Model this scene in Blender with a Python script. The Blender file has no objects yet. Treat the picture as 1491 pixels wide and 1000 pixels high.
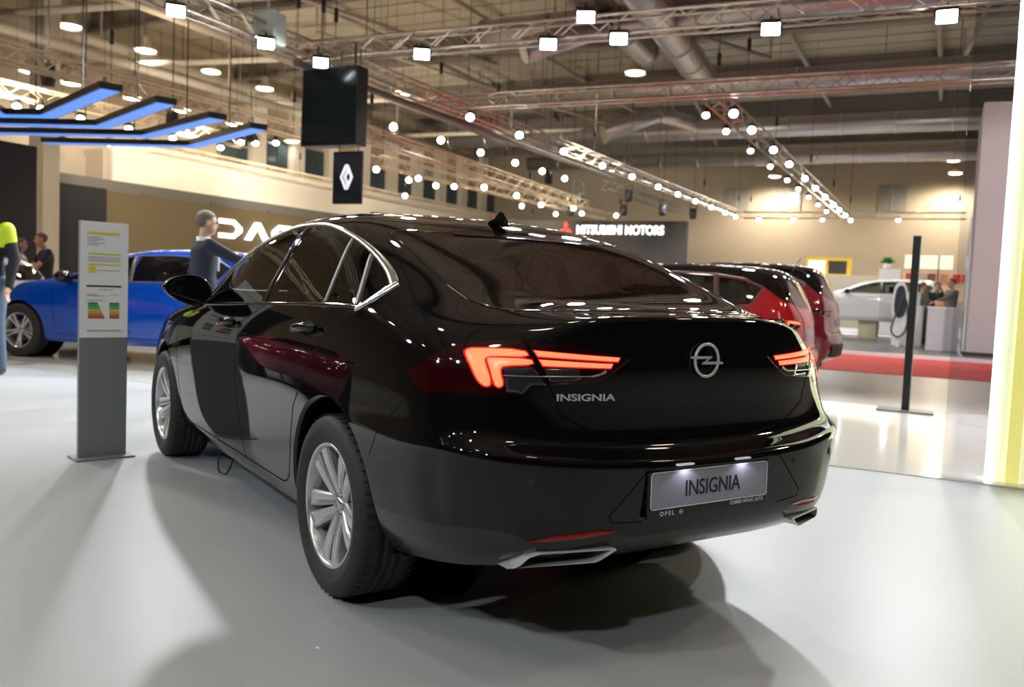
import bpy, bmesh, math, random
from math import sin, cos, pi, radians, sqrt
from mathutils import Vector, Matrix
from mathutils.bvhtree import BVHTree
from mathutils.geometry import delaunay_2d_cdt, tessellate_polygon
random.seed(7)
SC = bpy.context.scene
COL = SC.collection

# ------------------------------------------------------------------ camera, world, exposure
CAM_POS = Vector((-3.0128, 2.1152, 1.1745)); CAM_YAW, CAM_PITCH, CAM_ROLL, CAM_F = -.5847, -.0653, .0419, 1267.0
def make_camera():
    cd = bpy.data.cameras.new('camera'); co = bpy.data.objects.new('camera', cd); COL.objects.link(co)
    f = Vector((cos(CAM_YAW)*cos(CAM_PITCH), sin(CAM_YAW)*cos(CAM_PITCH), sin(CAM_PITCH)))
    r = Vector((sin(CAM_YAW), -cos(CAM_YAW), 0)); u = r.cross(f)
    r2 = r*cos(CAM_ROLL)+u*sin(CAM_ROLL); u2 = -r*sin(CAM_ROLL)+u*cos(CAM_ROLL)
    m = Matrix((r2, u2, -f)).transposed().to_4x4(); m.translation = CAM_POS
    co.matrix_world = m
    cd.sensor_width = 36; cd.sensor_fit = 'HORIZONTAL'; cd.lens = CAM_F/1491*36
    cd.clip_start = .05; cd.clip_end = 400
    cd.dof.use_dof = True; cd.dof.focus_distance = 3.0; cd.dof.aperture_fstop = 3.2
    SC.camera = co
make_camera()
W = bpy.data.worlds.new('hall_air'); SC.world = W; W.use_nodes = True
W.node_tree.nodes['Background'].inputs[0].default_value = (.95, .82, .66, 1)
W.node_tree.nodes['Background'].inputs[1].default_value = .04
SC.view_settings.view_transform = 'Standard'; SC.view_settings.look = 'None'
SC.view_settings.gamma = 1; SC.view_settings.use_curve_mapping = False
SC.view_settings.exposure = 0.22
SC.cycles.use_denoising = True
SC.cycles.max_bounces = 8; SC.cycles.glossy_bounces = 5; SC.cycles.transparent_max_bounces = 12
SC.cycles.caustics_reflective = False; SC.cycles.caustics_refractive = False
SC.cycles.sample_clamp_indirect = 6

# ------------------------------------------------------------------ hall axes: u runs down the hall, v to its left side
HA = radians(-59.7); HU = Vector((cos(HA), sin(HA), 0)); HV = Vector((-sin(HA), cos(HA), 0))
def H(u, v, z=0.0): return HU*u + HV*v + Vector((0, 0, z))
def toH(p): return (p[0]*HU.x+p[1]*HU.y, p[0]*HV.x+p[1]*HV.y)

# ------------------------------------------------------------------ materials
MATS = {}
def mat(name, col=(.5, .5, .5), rough=.5, metal=0., emit=None, es=0., coat=0., alpha=1., trans=0., spec=.5, noise=None, bump=0.):
    if name in MATS: return MATS[name]
    m = bpy.data.materials.new(name); m.use_nodes = True; nt = m.node_tree; b = nt.nodes['Principled BSDF']
    b.inputs['Base Color'].default_value = (*col, 1); b.inputs['Roughness'].default_value = rough
    b.inputs['Metallic'].default_value = metal; b.inputs['Coat Weight'].default_value = coat
    b.inputs['Coat Roughness'].default_value = .02
    b.inputs['Specular IOR Level'].default_value = spec
    b.inputs['Alpha'].default_value = alpha; b.inputs['Transmission Weight'].default_value = trans
    if emit: b.inputs['Emission Color'].default_value = (*emit, 1); b.inputs['Emission Strength'].default_value = es
    if noise or bump:
        tc = nt.nodes.new('ShaderNodeTexCoord'); n = nt.nodes.new('ShaderNodeTexNoise')
        n.inputs['Scale'].default_value = noise[0] if noise else 60; n.inputs['Detail'].default_value = 5
        nt.links.new(tc.outputs['Object'], n.inputs['Vector'])
        if noise:
            mx = nt.nodes.new('ShaderNodeMix'); mx.data_type = 'RGBA'
            mx.inputs['A'].default_value = (*[c*(1-noise[1]) for c in col], 1); mx.inputs['B'].default_value = (*[min(1, c*(1+noise[1])) for c in col], 1)
            nt.links.new(n.outputs['Fac'], mx.inputs['Factor']); nt.links.new(mx.outputs['Result'], b.inputs['Base Color'])
        if bump:
            bp = nt.nodes.new('ShaderNodeBump'); bp.inputs['Strength'].default_value = bump; bp.inputs['Distance'].default_value = .01
            nt.links.new(n.outputs['Fac'], bp.inputs['Height']); nt.links.new(bp.outputs['Normal'], b.inputs['Normal'])
    MATS[name] = m; return m
def glass(name, tint=(.5, .55, .5), f0=1.5, rough=0.0):
    # thin pane: mirror reflection by Fresnel over tinted see-through
    if name in MATS: return MATS[name]
    m = bpy.data.materials.new(name); m.use_nodes = True; nt = m.node_tree; nt.nodes.clear()
    o = nt.nodes.new('ShaderNodeOutputMaterial'); t = nt.nodes.new('ShaderNodeBsdfTransparent'); g = nt.nodes.new('ShaderNodeBsdfGlossy')
    fr = nt.nodes.new('ShaderNodeFresnel'); fr.inputs['IOR'].default_value = f0; mx = nt.nodes.new('ShaderNodeMixShader')
    t.inputs[0].default_value = (*tint, 1); g.inputs['Roughness'].default_value = rough; g.inputs['Color'].default_value = (1, 1, 1, 1)
    nt.links.new(fr.outputs[0], mx.inputs[0]); nt.links.new(t.outputs[0], mx.inputs[1]); nt.links.new(g.outputs[0], mx.inputs[2])
    nt.links.new(mx.outputs[0], o.inputs[0]); MATS[name] = m; return m

# ------------------------------------------------------------------ object helpers
def tag(o, label=None, cat=None, group=None, kind=None):
    if label: o['label'] = label
    if cat: o['category'] = cat
    if group: o['group'] = group
    if kind: o['kind'] = kind
    return o
def thing(name, label, cat, loc=(0, 0, 0), rz=0., group=None):
    o = bpy.data.objects.new(name, None); COL.objects.link(o); o.location = loc; o.rotation_euler = (0, 0, rz); o.empty_display_size = .1
    return tag(o, label, cat, group)
def obj(name, bm, m, parent=None, smooth=False, label=None):
    me = bpy.data.meshes.new(name)
    if smooth:
        for f in bm.faces: f.smooth = True
    bm.to_mesh(me); bm.free()
    for x in (m if isinstance(m, (list, tuple)) else [m]): me.materials.append(x)
    o = bpy.data.objects.new(name, me); COL.objects.link(o)
    if parent: o.parent = parent
    if label: o['label'] = label
    return o
def struct(name, bm, m, parent=None):
    o = obj(name, bm, m, parent)
    if not parent: o['kind'] = 'structure'
    return o
def B(): return bmesh.new()
def box(bm, c, s, rz=0., M=None, mi=0, bev=0.):
    M = M or Matrix.Identity(4)
    T = M @ Matrix.Translation(c) @ Matrix.Rotation(rz, 4, 'Z') @ Matrix.Diagonal((s[0], s[1], s[2], 1))
    r = bmesh.ops.create_cube(bm, size=1, matrix=T)
    fs = set(f for v in r['verts'] for f in v.link_faces)
    for f in fs: f.material_index = mi
    if bev: bmesh.ops.bevel(bm, geom=list(set(e for f in fs for e in f.edges)), offset=bev, segments=2, profile=.6, affect='EDGES')
    return bm
def hbox(bm, u0, u1, v0, v1, z0, z1, mi=0):
    c = H((u0+u1)/2, (v0+v1)/2, (z0+z1)/2)
    return box(bm, c, (abs(u1-u0), abs(v1-v0), abs(z1-z0)), HA, mi=mi)
def tube(bm, pts, r, seg=8, caps=True, mi=0, closed=False):
    pts = [Vector(p) for p in pts]; n = len(pts); rings = []
    rr = r if isinstance(r, (list, tuple)) else [r]*n
    up = None
    for i, p in enumerate(pts):
        if closed: d = (pts[(i+1) % n]-pts[i-1]).normalized()
        else: d = (pts[min(i+1, n-1)]-pts[max(i-1, 0)]).normalized()
        if up is None:
            up = Vector((0, 0, 1)) if abs(d.z) < .9 else Vector((1, 0, 0))
        a = d.cross(up)
        if a.length < 1e-6: a = d.orthogonal()
        a.normalize(); b = a.cross(d).normalized(); up = b
        rings.append([bm.verts.new(p+(a*cos(2*pi*k/seg)+b*sin(2*pi*k/seg))*rr[i]) for k in range(seg)])
    m = n if closed else n-1
    for i in range(m):
        A, C = rings[i], rings[(i+1) % n]
        for k in range(seg):
            f = bm.faces.new((A[k], A[(k+1) % seg], C[(k+1) % seg], C[k])); f.material_index = mi; f.smooth = seg > 5
    if caps and not closed:
        bm.faces.new(rings[0][::-1]).material_index = mi; bm.faces.new(rings[-1]).material_index = mi
    return bm
def lathe(bm, prof, seg=32, M=None, mi=0, closed=False):
    # prof: (radius, height) about local z
    M = M or Matrix.Identity(4); rings = []
    for r, h in prof:
        rings.append([bm.verts.new(M @ Vector((r*cos(2*pi*k/seg), r*sin(2*pi*k/seg), h))) for k in range(seg)] if r > 1e-6 else [bm.verts.new(M @ Vector((0, 0, h)))])
    for i in range(len(rings)-1+(1 if closed else 0)):
        A, C = rings[i], rings[(i+1) % len(rings)]
        for k in range(seg):
            a, b = A[k % len(A)], A[(k+1) % seg % len(A)]; c, d = C[(k+1) % seg % len(C)], C[k % len(C)]
            vs = []
            for v in (a, b, c, d):
                if v not in vs: vs.append(v)
            if len(vs) >= 3:
                f = bm.faces.new(vs); f.material_index = mi; f.smooth = True
    return bm
def prism(bm, pts, d, M=None, mi=0):
    # pts 2D outline in local xy, extruded along +z by d
    M = M or Matrix.Identity(4)
    a = [bm.verts.new(M @ Vector((p[0], p[1], 0))) for p in pts]; b = [bm.verts.new(M @ Vector((p[0], p[1], d))) for p in pts]
    n = len(pts)
    fs = [bm.faces.new(a[::-1]), bm.faces.new(b)] + [bm.faces.new((a[i], a[(i+1) % n], b[(i+1) % n], b[i])) for i in range(n)]
    for f in fs: f.material_index = mi
    return bm
def quad(bm, *p, mi=0):
    f = bm.faces.new([bm.verts.new(q) for q in p]); f.material_index = mi; return bm
def copy_tree(o, parent=None, loc=None, rz=None, label=None, group=None):
    c = o.copy(); COL.objects.link(c)
    if parent: c.parent = parent
    if loc is not None: c.location = loc
    if rz is not None: c.rotation_euler = (0, 0, rz)
    if label: c['label'] = label
    if group: c['group'] = group
    for ch in list(o.children): copy_tree(ch, c)
    return c
def text_mesh(s, size, depth=.002, font_shear=0., xs=1., bold=0., space=1.):
    cu = bpy.data.curves.new('t', 'FONT'); cu.body = s; cu.size = size; cu.extrude = depth/2; cu.align_x = 'CENTER'; cu.align_y = 'CENTER'
    cu.shear = font_shear; cu.offset = bold; cu.space_character = space
    o = bpy.data.objects.new('t', cu); COL.objects.link(o)
    dg = bpy.context.evaluated_depsgraph_get(); me = bpy.data.meshes.new_from_object(o.evaluated_get(dg))
    bpy.data.objects.remove(o); bpy.data.curves.remove(cu)
    me.transform(Matrix.Diagonal((xs, 1, 1, 1))); return me
def text(name, s, size, M, m, parent=None, **k):
    me = text_mesh(s, size, **k); me.materials.clear(); me.materials.append(m); me.transform(M)
    o = bpy.data.objects.new(name, me); COL.objects.link(o)
    if parent: o.parent = parent
    return o
def basis(o, x, y, z=None):
    x = Vector(x).normalized(); y = Vector(y).normalized(); z = x.cross(y).normalized() if z is None else Vector(z)
    M = Matrix((x, y, z)).transposed().to_4x4(); M.translation = Vector(o); return M
def smooth_poly(p, it=2, closed=True):
    for _ in range(it):
        q = []; n = len(p)
        rng = range(n) if closed else range(n-1)
        if not closed: q.append(p[0])
        for i in rng:
            a, b = p[i], p[(i+1) % n]
            q.append(tuple(a[k]*.75+b[k]*.25 for k in range(len(a)))); q.append(tuple(a[k]*.25+b[k]*.75 for k in range(len(a))))
        if not closed: q.append(p[-1])
        p = q
    return p
def spline(p, n=6, closed=False):
    # Catmull-Rom through the points
    P = [Vector(q) for q in p]; out = []; N = len(P)
    for i in range(N if closed else N-1):
        a, b, c, d = (P[(i-1) % N], P[i], P[(i+1) % N], P[(i+2) % N]) if closed else (P[max(i-1, 0)], P[i], P[i+1], P[min(i+2, N-1)])
        for k in range(n):
            t = k/n; out.append(.5*((2*b)+(c-a)*t+(2*a-5*b+4*c-d)*t*t+(3*b-a-3*c+d)*t**3))
    if not closed: out.append(P[-1])
    return out
# ------------------------------------------------------------------ car bodies: a cage of sections, subdivided, then cut into panels
def keyed(keys, x):
    # keys sorted by descending x: (x, y, z); smooth (cosine-free cubic) interpolation
    K = keys
    if x >= K[0][0]: return K[0][1], K[0][2]
    if x <= K[-1][0]: return K[-1][1], K[-1][2]
    for i in range(len(K)-1):
        if K[i][0] >= x >= K[i+1][0]:
            break
    def m(j, c):
        if j <= 0 or j >= len(K)-1:
            a, b = (0, 1) if j <= 0 else (len(K)-2, len(K)-1); return (K[b][c]-K[a][c])/(K[b][0]-K[a][0])
        s1 = (K[j][c]-K[j-1][c])/(K[j][0]-K[j-1][0]); s2 = (K[j+1][c]-K[j][c])/(K[j+1][0]-K[j][0])
        if s1*s2 <= 0: return 0.
        return 2*s1*s2/(s1+s2)
    h = K[i+1][0]-K[i][0]; t = (x-K[i][0])/h; r = []
    for c in (1, 2):
        r.append((2*t**3-3*t*t+1)*K[i][c]+(t**3-2*t*t+t)*h*m(i, c)+(-2*t**3+3*t*t)*K[i+1][c]+(t**3-t*t)*h*m(i+1, c))
    return r
def subdivide_cage(verts, faces, creases, levels=3):
    me = bpy.data.meshes.new('cage'); me.from_pydata(verts, [], faces); me.update()
    at = me.attributes.new('crease_edge', 'FLOAT', 'EDGE')
    for e in me.edges:
        k = tuple(sorted(e.vertices)); at.data[e.index].value = creases.get(k, 0.)
    o = bpy.data.objects.new('cage', me); COL.objects.link(o)
    md = o.modifiers.new('s', 'SUBSURF'); md.levels = levels; md.render_levels = levels
    dg = bpy.context.evaluated_depsgraph_get(); ev = bpy.data.meshes.new_from_object(o.evaluated_get(dg))
    bpy.data.objects.remove(o); bpy.data.meshes.remove(me)
    bm = bmesh.new(); bm.from_mesh(ev); bpy.data.meshes.remove(ev)
    return bm
def body_cage(stations, rear, front, crease_rails={}, lip=.5, levels=3):
    """stations: list front->rear, each a list of 13 (x,y,z) rail points (rail 0 sill .. 7 belt .. 12 centre line).
    rear / front: rows for rails 0..6, each 5 points for columns 8..12."""
    V = []; idx = {}
    def vid(key, p):
        if key not in idx: idx[key] = len(V); V.append(p)
        return idx[key]
    F = []; CR = {}
    NS = len(stations)
    def pt(i, r, s):
        x, y, z = stations[i][r]
        if r == 12: return vid(('s', i, r, 0), (x, 0, z))
        return vid(('s', i, r, s), (x, y*s, z))
    for s in (1, -1):
        for i in range(NS-1):
            for r in range(12):
                q = [pt(i, r, s), pt(i, r+1, s), pt(i+1, r+1, s), pt(i+1, r, s)]
                F.append(q if s < 0 else q[::-1])
                if r in crease_rails: CR[tuple(sorted((pt(i, r, s), pt(i+1, r, s))))] = crease_rails[r]
        for end, rows, si in (('r', rear, NS-1), ('f', front, 0)):
            def g(row, col):
                if row == 7: return pt(si, col, s)
                if col == 7: return pt(si, row, s)
                x, y, z = rows[row][col-8]
                if col == 12: return vid((end, row, col, 0), (x, 0, z))
                return vid((end, row, col, s), (x, y*s, z))
            for row in range(7):
                for col in range(7, 12):
                    q = [g(row, col), g(row+1, col), g(row+1, col+1), g(row, col+1)]
                    if (s > 0) == (end == 'r'): q = q[::-1]
                    F.append(q)
                    if row in crease_rails: CR[tuple(sorted((g(row, col), g(row, col+1))))] = crease_rails[row]
                    if row == 6: CR[tuple(sorted((g(7, col), g(7, col+1))))] = lip
    bm = subdivide_cage(V, F, CR, levels)
    bmesh.ops.recalc_face_normals(bm, faces=bm.faces)
    return bm
class Skin:
    """the pristine smooth surface: nearest point, ray cast and interpolated normals"""
    def __init__(s, bm):
        bm.normal_update(); s.bvh = BVHTree.FromBMesh(bm)
        s.tris = [[v.co.copy() for v in f.verts] for f in bm.faces]; s.nrm = [[v.normal.copy() for v in f.verts] for f in bm.faces]
    def normal(s, i, p):
        T, N = s.tris[i], s.nrm[i]; n = Vector()
        # mean-value-like weights (quads)
        for q, m in zip(T, N):
            n += m/((q-p).length_squared+1e-7)**1.0
        if len(T) == 4:
            a, b, c, d = T
            # bilinear by projected coordinates
            e1 = (b-a)+(c-d); e2 = (d-a)+(c-b); o = (a+b+c+d)/4; w = p-o
            e1 = e1/2; e2 = e2/2
            g11, g12, g22 = e1.dot(e1), e1.dot(e2), e2.dot(e2); det = g11*g22-g12*g12
            if det > 1e-18:
                w1, w2 = w.dot(e1), w.dot(e2)
                u = min(max((w1*g22-w2*g12)/det+.5, 0), 1); v = min(max((w2*g11-w1*g12)/det+.5, 0), 1)
                n = N[0]*(1-u)*(1-v)+N[1]*u*(1-v)+N[2]*u*v+N[3]*(1-u)*v
        return n.normalized()
    def near(s, p):
        q, n, i, d = s.bvh.find_nearest(p); return q, s.normal(i, q)
    def cast(s, o, d):
        q, n, i, t = s.bvh.ray_cast(Vector(o), Vector(d).normalized())
        if q is None: return None
        return q, s.normal(i, q)
AX = {'side': (0, 2), 'rear': (1, 2), 'top': (0, 1)}
def inpoly(x, y, P):
    c = False; j = len(P)-1
    for i in range(len(P)):
        if (P[i][1] > y) != (P[j][1] > y) and x < (P[j][0]-P[i][0])*(y-P[i][1])/(P[j][1]-P[i][1])+P[i][0]: c = not c
        j = i
    return c
def cut(bm, lay, poly, view, rid, flt, only=None):
    """cuts the outline into the mesh and gives the faces inside it the region number rid"""
    a, b = AX[view]; n = len(poly)
    xs = [p[0] for p in poly]; ys = [p[1] for p in poly]; m = .002
    for i in range(n):
        p, q = poly[i], poly[(i+1) % n]
        x0, x1, y0, y1 = min(p[0], q[0])-m, max(p[0], q[0])+m, min(p[1], q[1])-m, max(p[1], q[1])+m
        fs = []
        for f in bm.faces:
            if only is not None and f[lay] not in only: continue
            vs = [v.co for v in f.verts]
            if max(v[a] for v in vs) < x0 or min(v[a] for v in vs) > x1 or max(v[b] for v in vs) < y0 or min(v[b] for v in vs) > y1: continue
            if not flt(f.calc_center_median(), f.normal): continue
            fs.append(f)
        if not fs: continue
        d = Vector((q[0]-p[0], q[1]-p[1]));
        if d.length < 1e-7: continue
        no = Vector((0, 0, 0)); no[a] = -d.y; no[b] = d.x; co = Vector((0, 0, 0)); co[a] = p[0]; co[b] = p[1]
        geom = set(fs)
        for f in fs: geom.update(f.edges); geom.update(f.verts)
        bmesh.ops.bisect_plane(bm, geom=list(geom), dist=1e-5, plane_co=co, plane_no=no.normalized())
    x0, x1, y0, y1 = min(xs), max(xs), min(ys), max(ys)
    for f in bm.faces:
        if only is not None and f[lay] not in only: continue
        c = f.calc_center_median()
        if x0 <= c[a] <= x1 and y0 <= c[b] <= y1 and flt(c, f.normal) and inpoly(c[a], c[b], poly): f[lay] = rid
def region_mesh(bm, lay, rids, name, m, parent, skin, off=0., thick=0., label=None):
    vm = {}; vs = []; fs = []; ns = []
    for f in bm.faces:
        if f[lay] in rids:
            ix = []
            for v in f.verts:
                if v.index not in vm:
                    vm[v.index] = len(vs); q, nn = skin.near(v.co); vs.append(v.co+nn*off); ns.append(nn)
                ix.append(vm[v.index])
            fs.append(ix)
    if not fs: return None
    me = bpy.data.meshes.new(name); me.from_pydata(vs, [], fs); me.polygons.foreach_set('use_smooth', [True]*len(fs))
    me.normals_split_custom_set_from_vertices([tuple(n) for n in ns]); me.materials.append(m)
    o = bpy.data.objects.new(name, me); COL.objects.link(o); o.parent = parent
    if label: o['label'] = label
    return o
def on_skin(skin, view, p, s=1):
    """a point of the outline dropped on to the surface, s = +1 left / -1 right side"""
    if view == 'side': r = skin.cast((p[0], 2.*s, p[1]), (0, -s, 0))
    elif view == 'rear': r = skin.cast((-3, p[0], p[1]), (1, 0, 0))
    elif view == 'top': r = skin.cast((p[0], p[1], 3), (0, 0, -1))
    return r
def ribbon(bm, skin, view, pts, w, h, s=1, step=.02, closed=False, mi=0, lift=0.):
    """a raised strip of width w and height h following a line laid on the surface"""
    P = [Vector(p) for p in pts]
    if closed: P.append(P[0])
    dense = []
    for i in range(len(P)-1):
        n = max(1, int((P[i+1]-P[i]).length/step))
        for k in range(n): dense.append(P[i].lerp(P[i+1], k/n))
    dense.append(P[-1]); hits = []
    for p in dense:
        r = on_skin(skin, view, p, s)
        if r: hits.append(r)
    ring = []; n = len(hits)
    ws = w if callable(w) else (lambda t: w)
    for i, (q, nn) in enumerate(hits):
        a = hits[max(i-1, 0)][0]; b = hits[min(i+1, n-1)][0]
        if closed and i in (0, n-1): a = hits[-2][0]; b = hits[1][0]
        d = (b-a)
        if d.length < 1e-7: continue
        t = nn.cross(d.normalized()).normalized(); ww = ws(i/max(1, n-1))/2; L = nn*lift
        ring.append([bm.verts.new(q+L-t*ww-nn*.001), bm.verts.new(q+L-t*ww*.8+nn*h), bm.verts.new(q+L+t*ww*.8+nn*h), bm.verts.new(q+L+t*ww-nn*.001)])
    for i in range(len(ring)-1):
        for k in range(3):
            f = bm.faces.new((ring[i][k], ring[i+1][k], ring[i+1][k+1], ring[i][k+1])); f.material_index = mi; f.smooth = True
    return bm
def patch(bm, skin, view, poly, h, s=1, res=.012, mi=0, lift=0.0):
    """a thin raised plate with the given outline lying on the surface"""
    P = [tuple(p) for p in poly]; dn = []
    for i in range(len(P)):
        a, b = P[i], P[(i+1) % len(P)]; L = math.dist(a, b); n = max(1, int(L/res))
        dn += [(a[0]+(b[0]-a[0])*k/n, a[1]+(b[1]-a[1])*k/n) for k in range(n)]
    nb = len(dn); x0, x1 = min(p[0] for p in P), max(p[0] for p in P); y0, y1 = min(p[1] for p in P), max(p[1] for p in P)
    pts = list(dn); x = x0+res/2
    while x < x1:
        y = y0+res/2
        while y < y1:
            if inpoly(x, y, P) and min(math.dist((x, y), q) for q in dn) > res*.6: pts.append((x, y))
            y += res
        x += res
    vo, eo, fo, _, _, _ = delaunay_2d_cdt([Vector(p) for p in pts], [(i, (i+1) % nb) for i in range(nb)], [], 1, 1e-6)
    hit = [on_skin(skin, view, p, s) for p in vo]
    top = [bm.verts.new(r[0]+r[1]*(h+lift)) if r else None for r in hit]; bot = {}
    for f in fo:
        if any(top[i] is None for i in f): continue
        try: g = bm.faces.new([top[i] for i in f])
        except ValueError: continue
        g.material_index = mi; g.smooth = True
        g.normal_update()
        if g.normal.dot(hit[f[0]][1]) < 0: g.normal_flip()
    if h > 0:
        cnt = {}
        for f in fo:
            for i in range(len(f)):
                k = tuple(sorted((f[i], f[(i+1) % len(f)]))); cnt[k] = cnt.get(k, 0)+1
        for (i, j), c in cnt.items():
            if c == 1 and top[i] is not None and top[j] is not None:
                for k in (i, j):
                    if k not in bot: bot[k] = bm.verts.new(hit[k][0]-hit[k][1]*.001)
                g = bm.faces.new((top[i], top[j], bot[j], bot[i])); g.material_index = mi
    return bm
# ------------------------------------------------------------------ the black saloon's surface
def black_sections():
    R = {
    0: [(3.62,.68,.25),(3.2,.80,.23),(2.4,.83,.225),(1,.84,.225),(.4,.84,.225),(-.3,.83,.26),(-.6,.80,.29)],
    1: [(3.66,.72,.32),(3.2,.86,.30),(2.4,.885,.285),(.5,.893,.285),(-.35,.885,.33),(-.6,.865,.36)],
    2: [(3.68,.74,.46),(3.2,.885,.46),(2.4,.905,.46),(1.5,.90,.46),(.6,.905,.46),(0,.92,.48),(-.4,.918,.48),(-.6,.905,.49)],
    3: [(3.66,.74,.60),(3.2,.895,.64),(2.7,.925,.66),(2.2,.918,.65),(1.2,.915,.65),(.5,.92,.66),(0,.935,.68),(-.4,.925,.68),(-.6,.917,.675)],
    4: [(3.62,.72,.66),(3.2,.885,.71),(2.7,.922,.73),(1.2,.92,.73),(.3,.927,.74),(0,.93,.74),(-.4,.915,.74),(-.6,.900,.735)],
    5: [(3.56,.69,.72),(3.2,.865,.80),(2.7,.908,.86),(2.2,.918,.87),(1.2,.92,.88),(.3,.922,.89),(-.2,.917,.885),(-.6,.894,.86)],
    6: [(3.50,.65,.77),(3.2,.83,.875),(2.7,.875,.93),(2.2,.895,.96),(1.2,.90,.97),(.3,.902,.985),(-.2,.897,.99),(-.6,.868,.975)],
    7: [(3.45,.60,.80),(3.2,.76,.91),(2.7,.81,.975),(2.3,.84,1.02),(1.9,.865,1.04),(1.2,.872,1.055),(.3,.868,1.07),(-.1,.862,1.08),(-.4,.845,1.065),(-.6,.815,1.045)],
    8: [(3.45,.5,.825),(3.2,.62,.915),(2.7,.68,1.0),(2.35,.74,1.035),(2.0,.825,1.08),(1.7,.82,1.16),(1.4,.80,1.22),(1.0,.785,1.25),(.5,.78,1.24),(.1,.785,1.20),(-.15,.79,1.16),(-.4,.775,1.115),(-.6,.74,1.078)],
    9: [(3.4,.40,.84),(3.2,.48,.925),(2.7,.56,1.01),(2.4,.62,1.045),(2.1,.735,1.13),(1.8,.755,1.255),(1.5,.73,1.365),(1.2,.70,1.42),(.9,.685,1.435),(.6,.68,1.43),(.3,.68,1.39),(.05,.695,1.32),(-.15,.705,1.255),(-.4,.69,1.165),(-.6,.66,1.105)],
    10:[(3.35,.28,.85),(3.2,.32,.93),(2.7,.40,1.02),(2.4,.46,1.05),(2.1,.58,1.165),(1.8,.60,1.305),(1.5,.58,1.42),(1.2,.56,1.47),(.9,.54,1.487),(.6,.535,1.478),(.3,.54,1.43),(.05,.55,1.36),(-.15,.565,1.295),(-.4,.56,1.19),(-.6,.54,1.122)],
    11:[(3.35,.14,.855),(3.2,.16,.935),(2.7,.2,1.03),(2.4,.24,1.055),(2.1,.30,1.185),(1.8,.31,1.325),(1.5,.30,1.43),(1.2,.29,1.49),(.9,.28,1.505),(.6,.28,1.49),(.3,.28,1.435),(.05,.29,1.355),(-.15,.30,1.28),(-.4,.30,1.19),(-.6,.29,1.127)],
    12:[(3.35,0,.86),(3.2,0,.94),(2.7,0,1.035),(2.4,0,1.06),(2.1,0,1.19),(1.8,0,1.335),(1.5,0,1.44),(1.2,0,1.497),(.9,0,1.512),(.6,0,1.495),(.3,0,1.443),(.05,0,1.362),(-.15,0,1.287),(-.4,0,1.195),(-.6,0,1.13)]}
    X = [3.50, 3.3, 3.05, 2.75, 2.45, 2.2, 1.95, 1.7, 1.45, 1.15, .85, .55, .3, .05, -.2, -.42, -.6]
    st = []
    # nose corner
    st.append([(3.50,.66,.25),(3.56,.70,.32),(3.58,.72,.46),(3.56,.72,.58),(3.53,.70,.64),(3.48,.66,.70),(3.46,.63,.75),(3.44,.58,.79),(3.50,.46,.80),(3.54,.36,.805),(3.58,.26,.81),(3.61,.13,.815),(3.62,0,.82)])
    for x in X[1:]: st.append([(x, *keyed(R[r], x)) for r in range(13)])
    st.append([(-.75,.76,.31),(-.77,.83,.37),(-.775,.868,.50),(-.785,.895,.69),(-.75,.885,.745),(-.74,.862,.85),(-.735,.835,.96),(-.745,.77,1.022),(-.76,.685,1.056),(-.77,.59,1.08),(-.78,.47,1.094),(-.79,.25,1.10),(-.79,0,1.103)])
    st.append([(-.86,.66,.33),(-.92,.74,.39),(-.925,.78,.50),(-.94,.81,.69),(-.88,.80,.735),(-.86,.77,.83),(-.865,.735,.935),(-.86,.655,1.005),(-.90,.56,1.052),(-.93,.46,1.082),(-.95,.34,1.096),(-.96,.17,1.099),(-.963,0,1.10)])
    Y = (.60,.48,.34,.17,0)
    rear = []
    for xs, zs in (((-.915,-.94,-.95,-.95,-.95),(.34,.345,.34,.34,.34)), ((-1.0,-1.03,-1.04,-1.045,-1.045),(.40,.40,.40,.40,.40)),
                   ((-1.01,-1.04,-1.053,-1.06,-1.062),(.50,)*5), ((-1.01,-1.045,-1.06,-1.068,-1.072),(.675,.665,.657,.650,.648)),
                   ((-.925,-.955,-.97,-.978,-.98),(.712,.702,.697,.693,.692)), ((-.92,-.95,-.965,-.972,-.974),(.82,)*5),
                   ((-.925,-.955,-.968,-.974,-.976),(.955,.957,.96,.96,.96))):
        rear.append([(x, y, z) for x, y, z in zip(xs, Y, zs)])
    front = []
    for x0, z in ((3.70,.24),(3.76,.31),(3.79,.46),(3.79,.58),(3.77,.66),(3.73,.72),(3.68,.77)):
        front.append([(x0-.10*(y/.6)**2, y, z) for y in (.56,.44,.30,.15,0)])
    return st, rear, front
def black_skin(): 
    st, rear, front = black_sections()
    return body_cage(st, rear, front, {3: .55, 4: .35, 5: .25}, lip=.55, levels=3)
# ------------------------------------------------------------------ car materials
M_BLACK = mat('black_paint', (.003, .003, .004), .025, spec=.5)
M_TYRE = mat('tyre_rubber', (.028, .026, .024), .62, spec=.35, bump=.15)
M_ALLOY = mat('alloy_silver', (.62, .63, .65), .24, metal=.75)
M_DARKALLOY = mat('alloy_shadow', (.10, .10, .105), .4, metal=.5)
M_CHROME = mat('satin_chrome', (.62, .62, .62), .22, metal=1)
M_BCHROME = mat('bright_chrome', (.9, .9, .92), .05, metal=1)
M_GAP = mat('panel_gap', (.002, .002, .002), .8, spec=.1)
M_PLASTIC = mat('dark_plastic', (.022, .022, .023), .5, spec=.4, bump=.05)
M_GLOSSB = mat('gloss_black_trim', (.006, .006, .007), .06)
M_WELL = mat('wheel_well', (.006, .006, .006), .9, spec=.1)
M_GLASS = glass('car_glass', (.42, .45, .41), 1.7)
M_RGLASS = glass('car_rear_glass', (.40, .43, .39), 1.85)
M_BADGE = mat('badge_silver', (.72, .73, .75), .32, metal=.45)
M_TRIMB = mat('trim_bright', (.72, .74, .74), .30, metal=.45)
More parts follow.
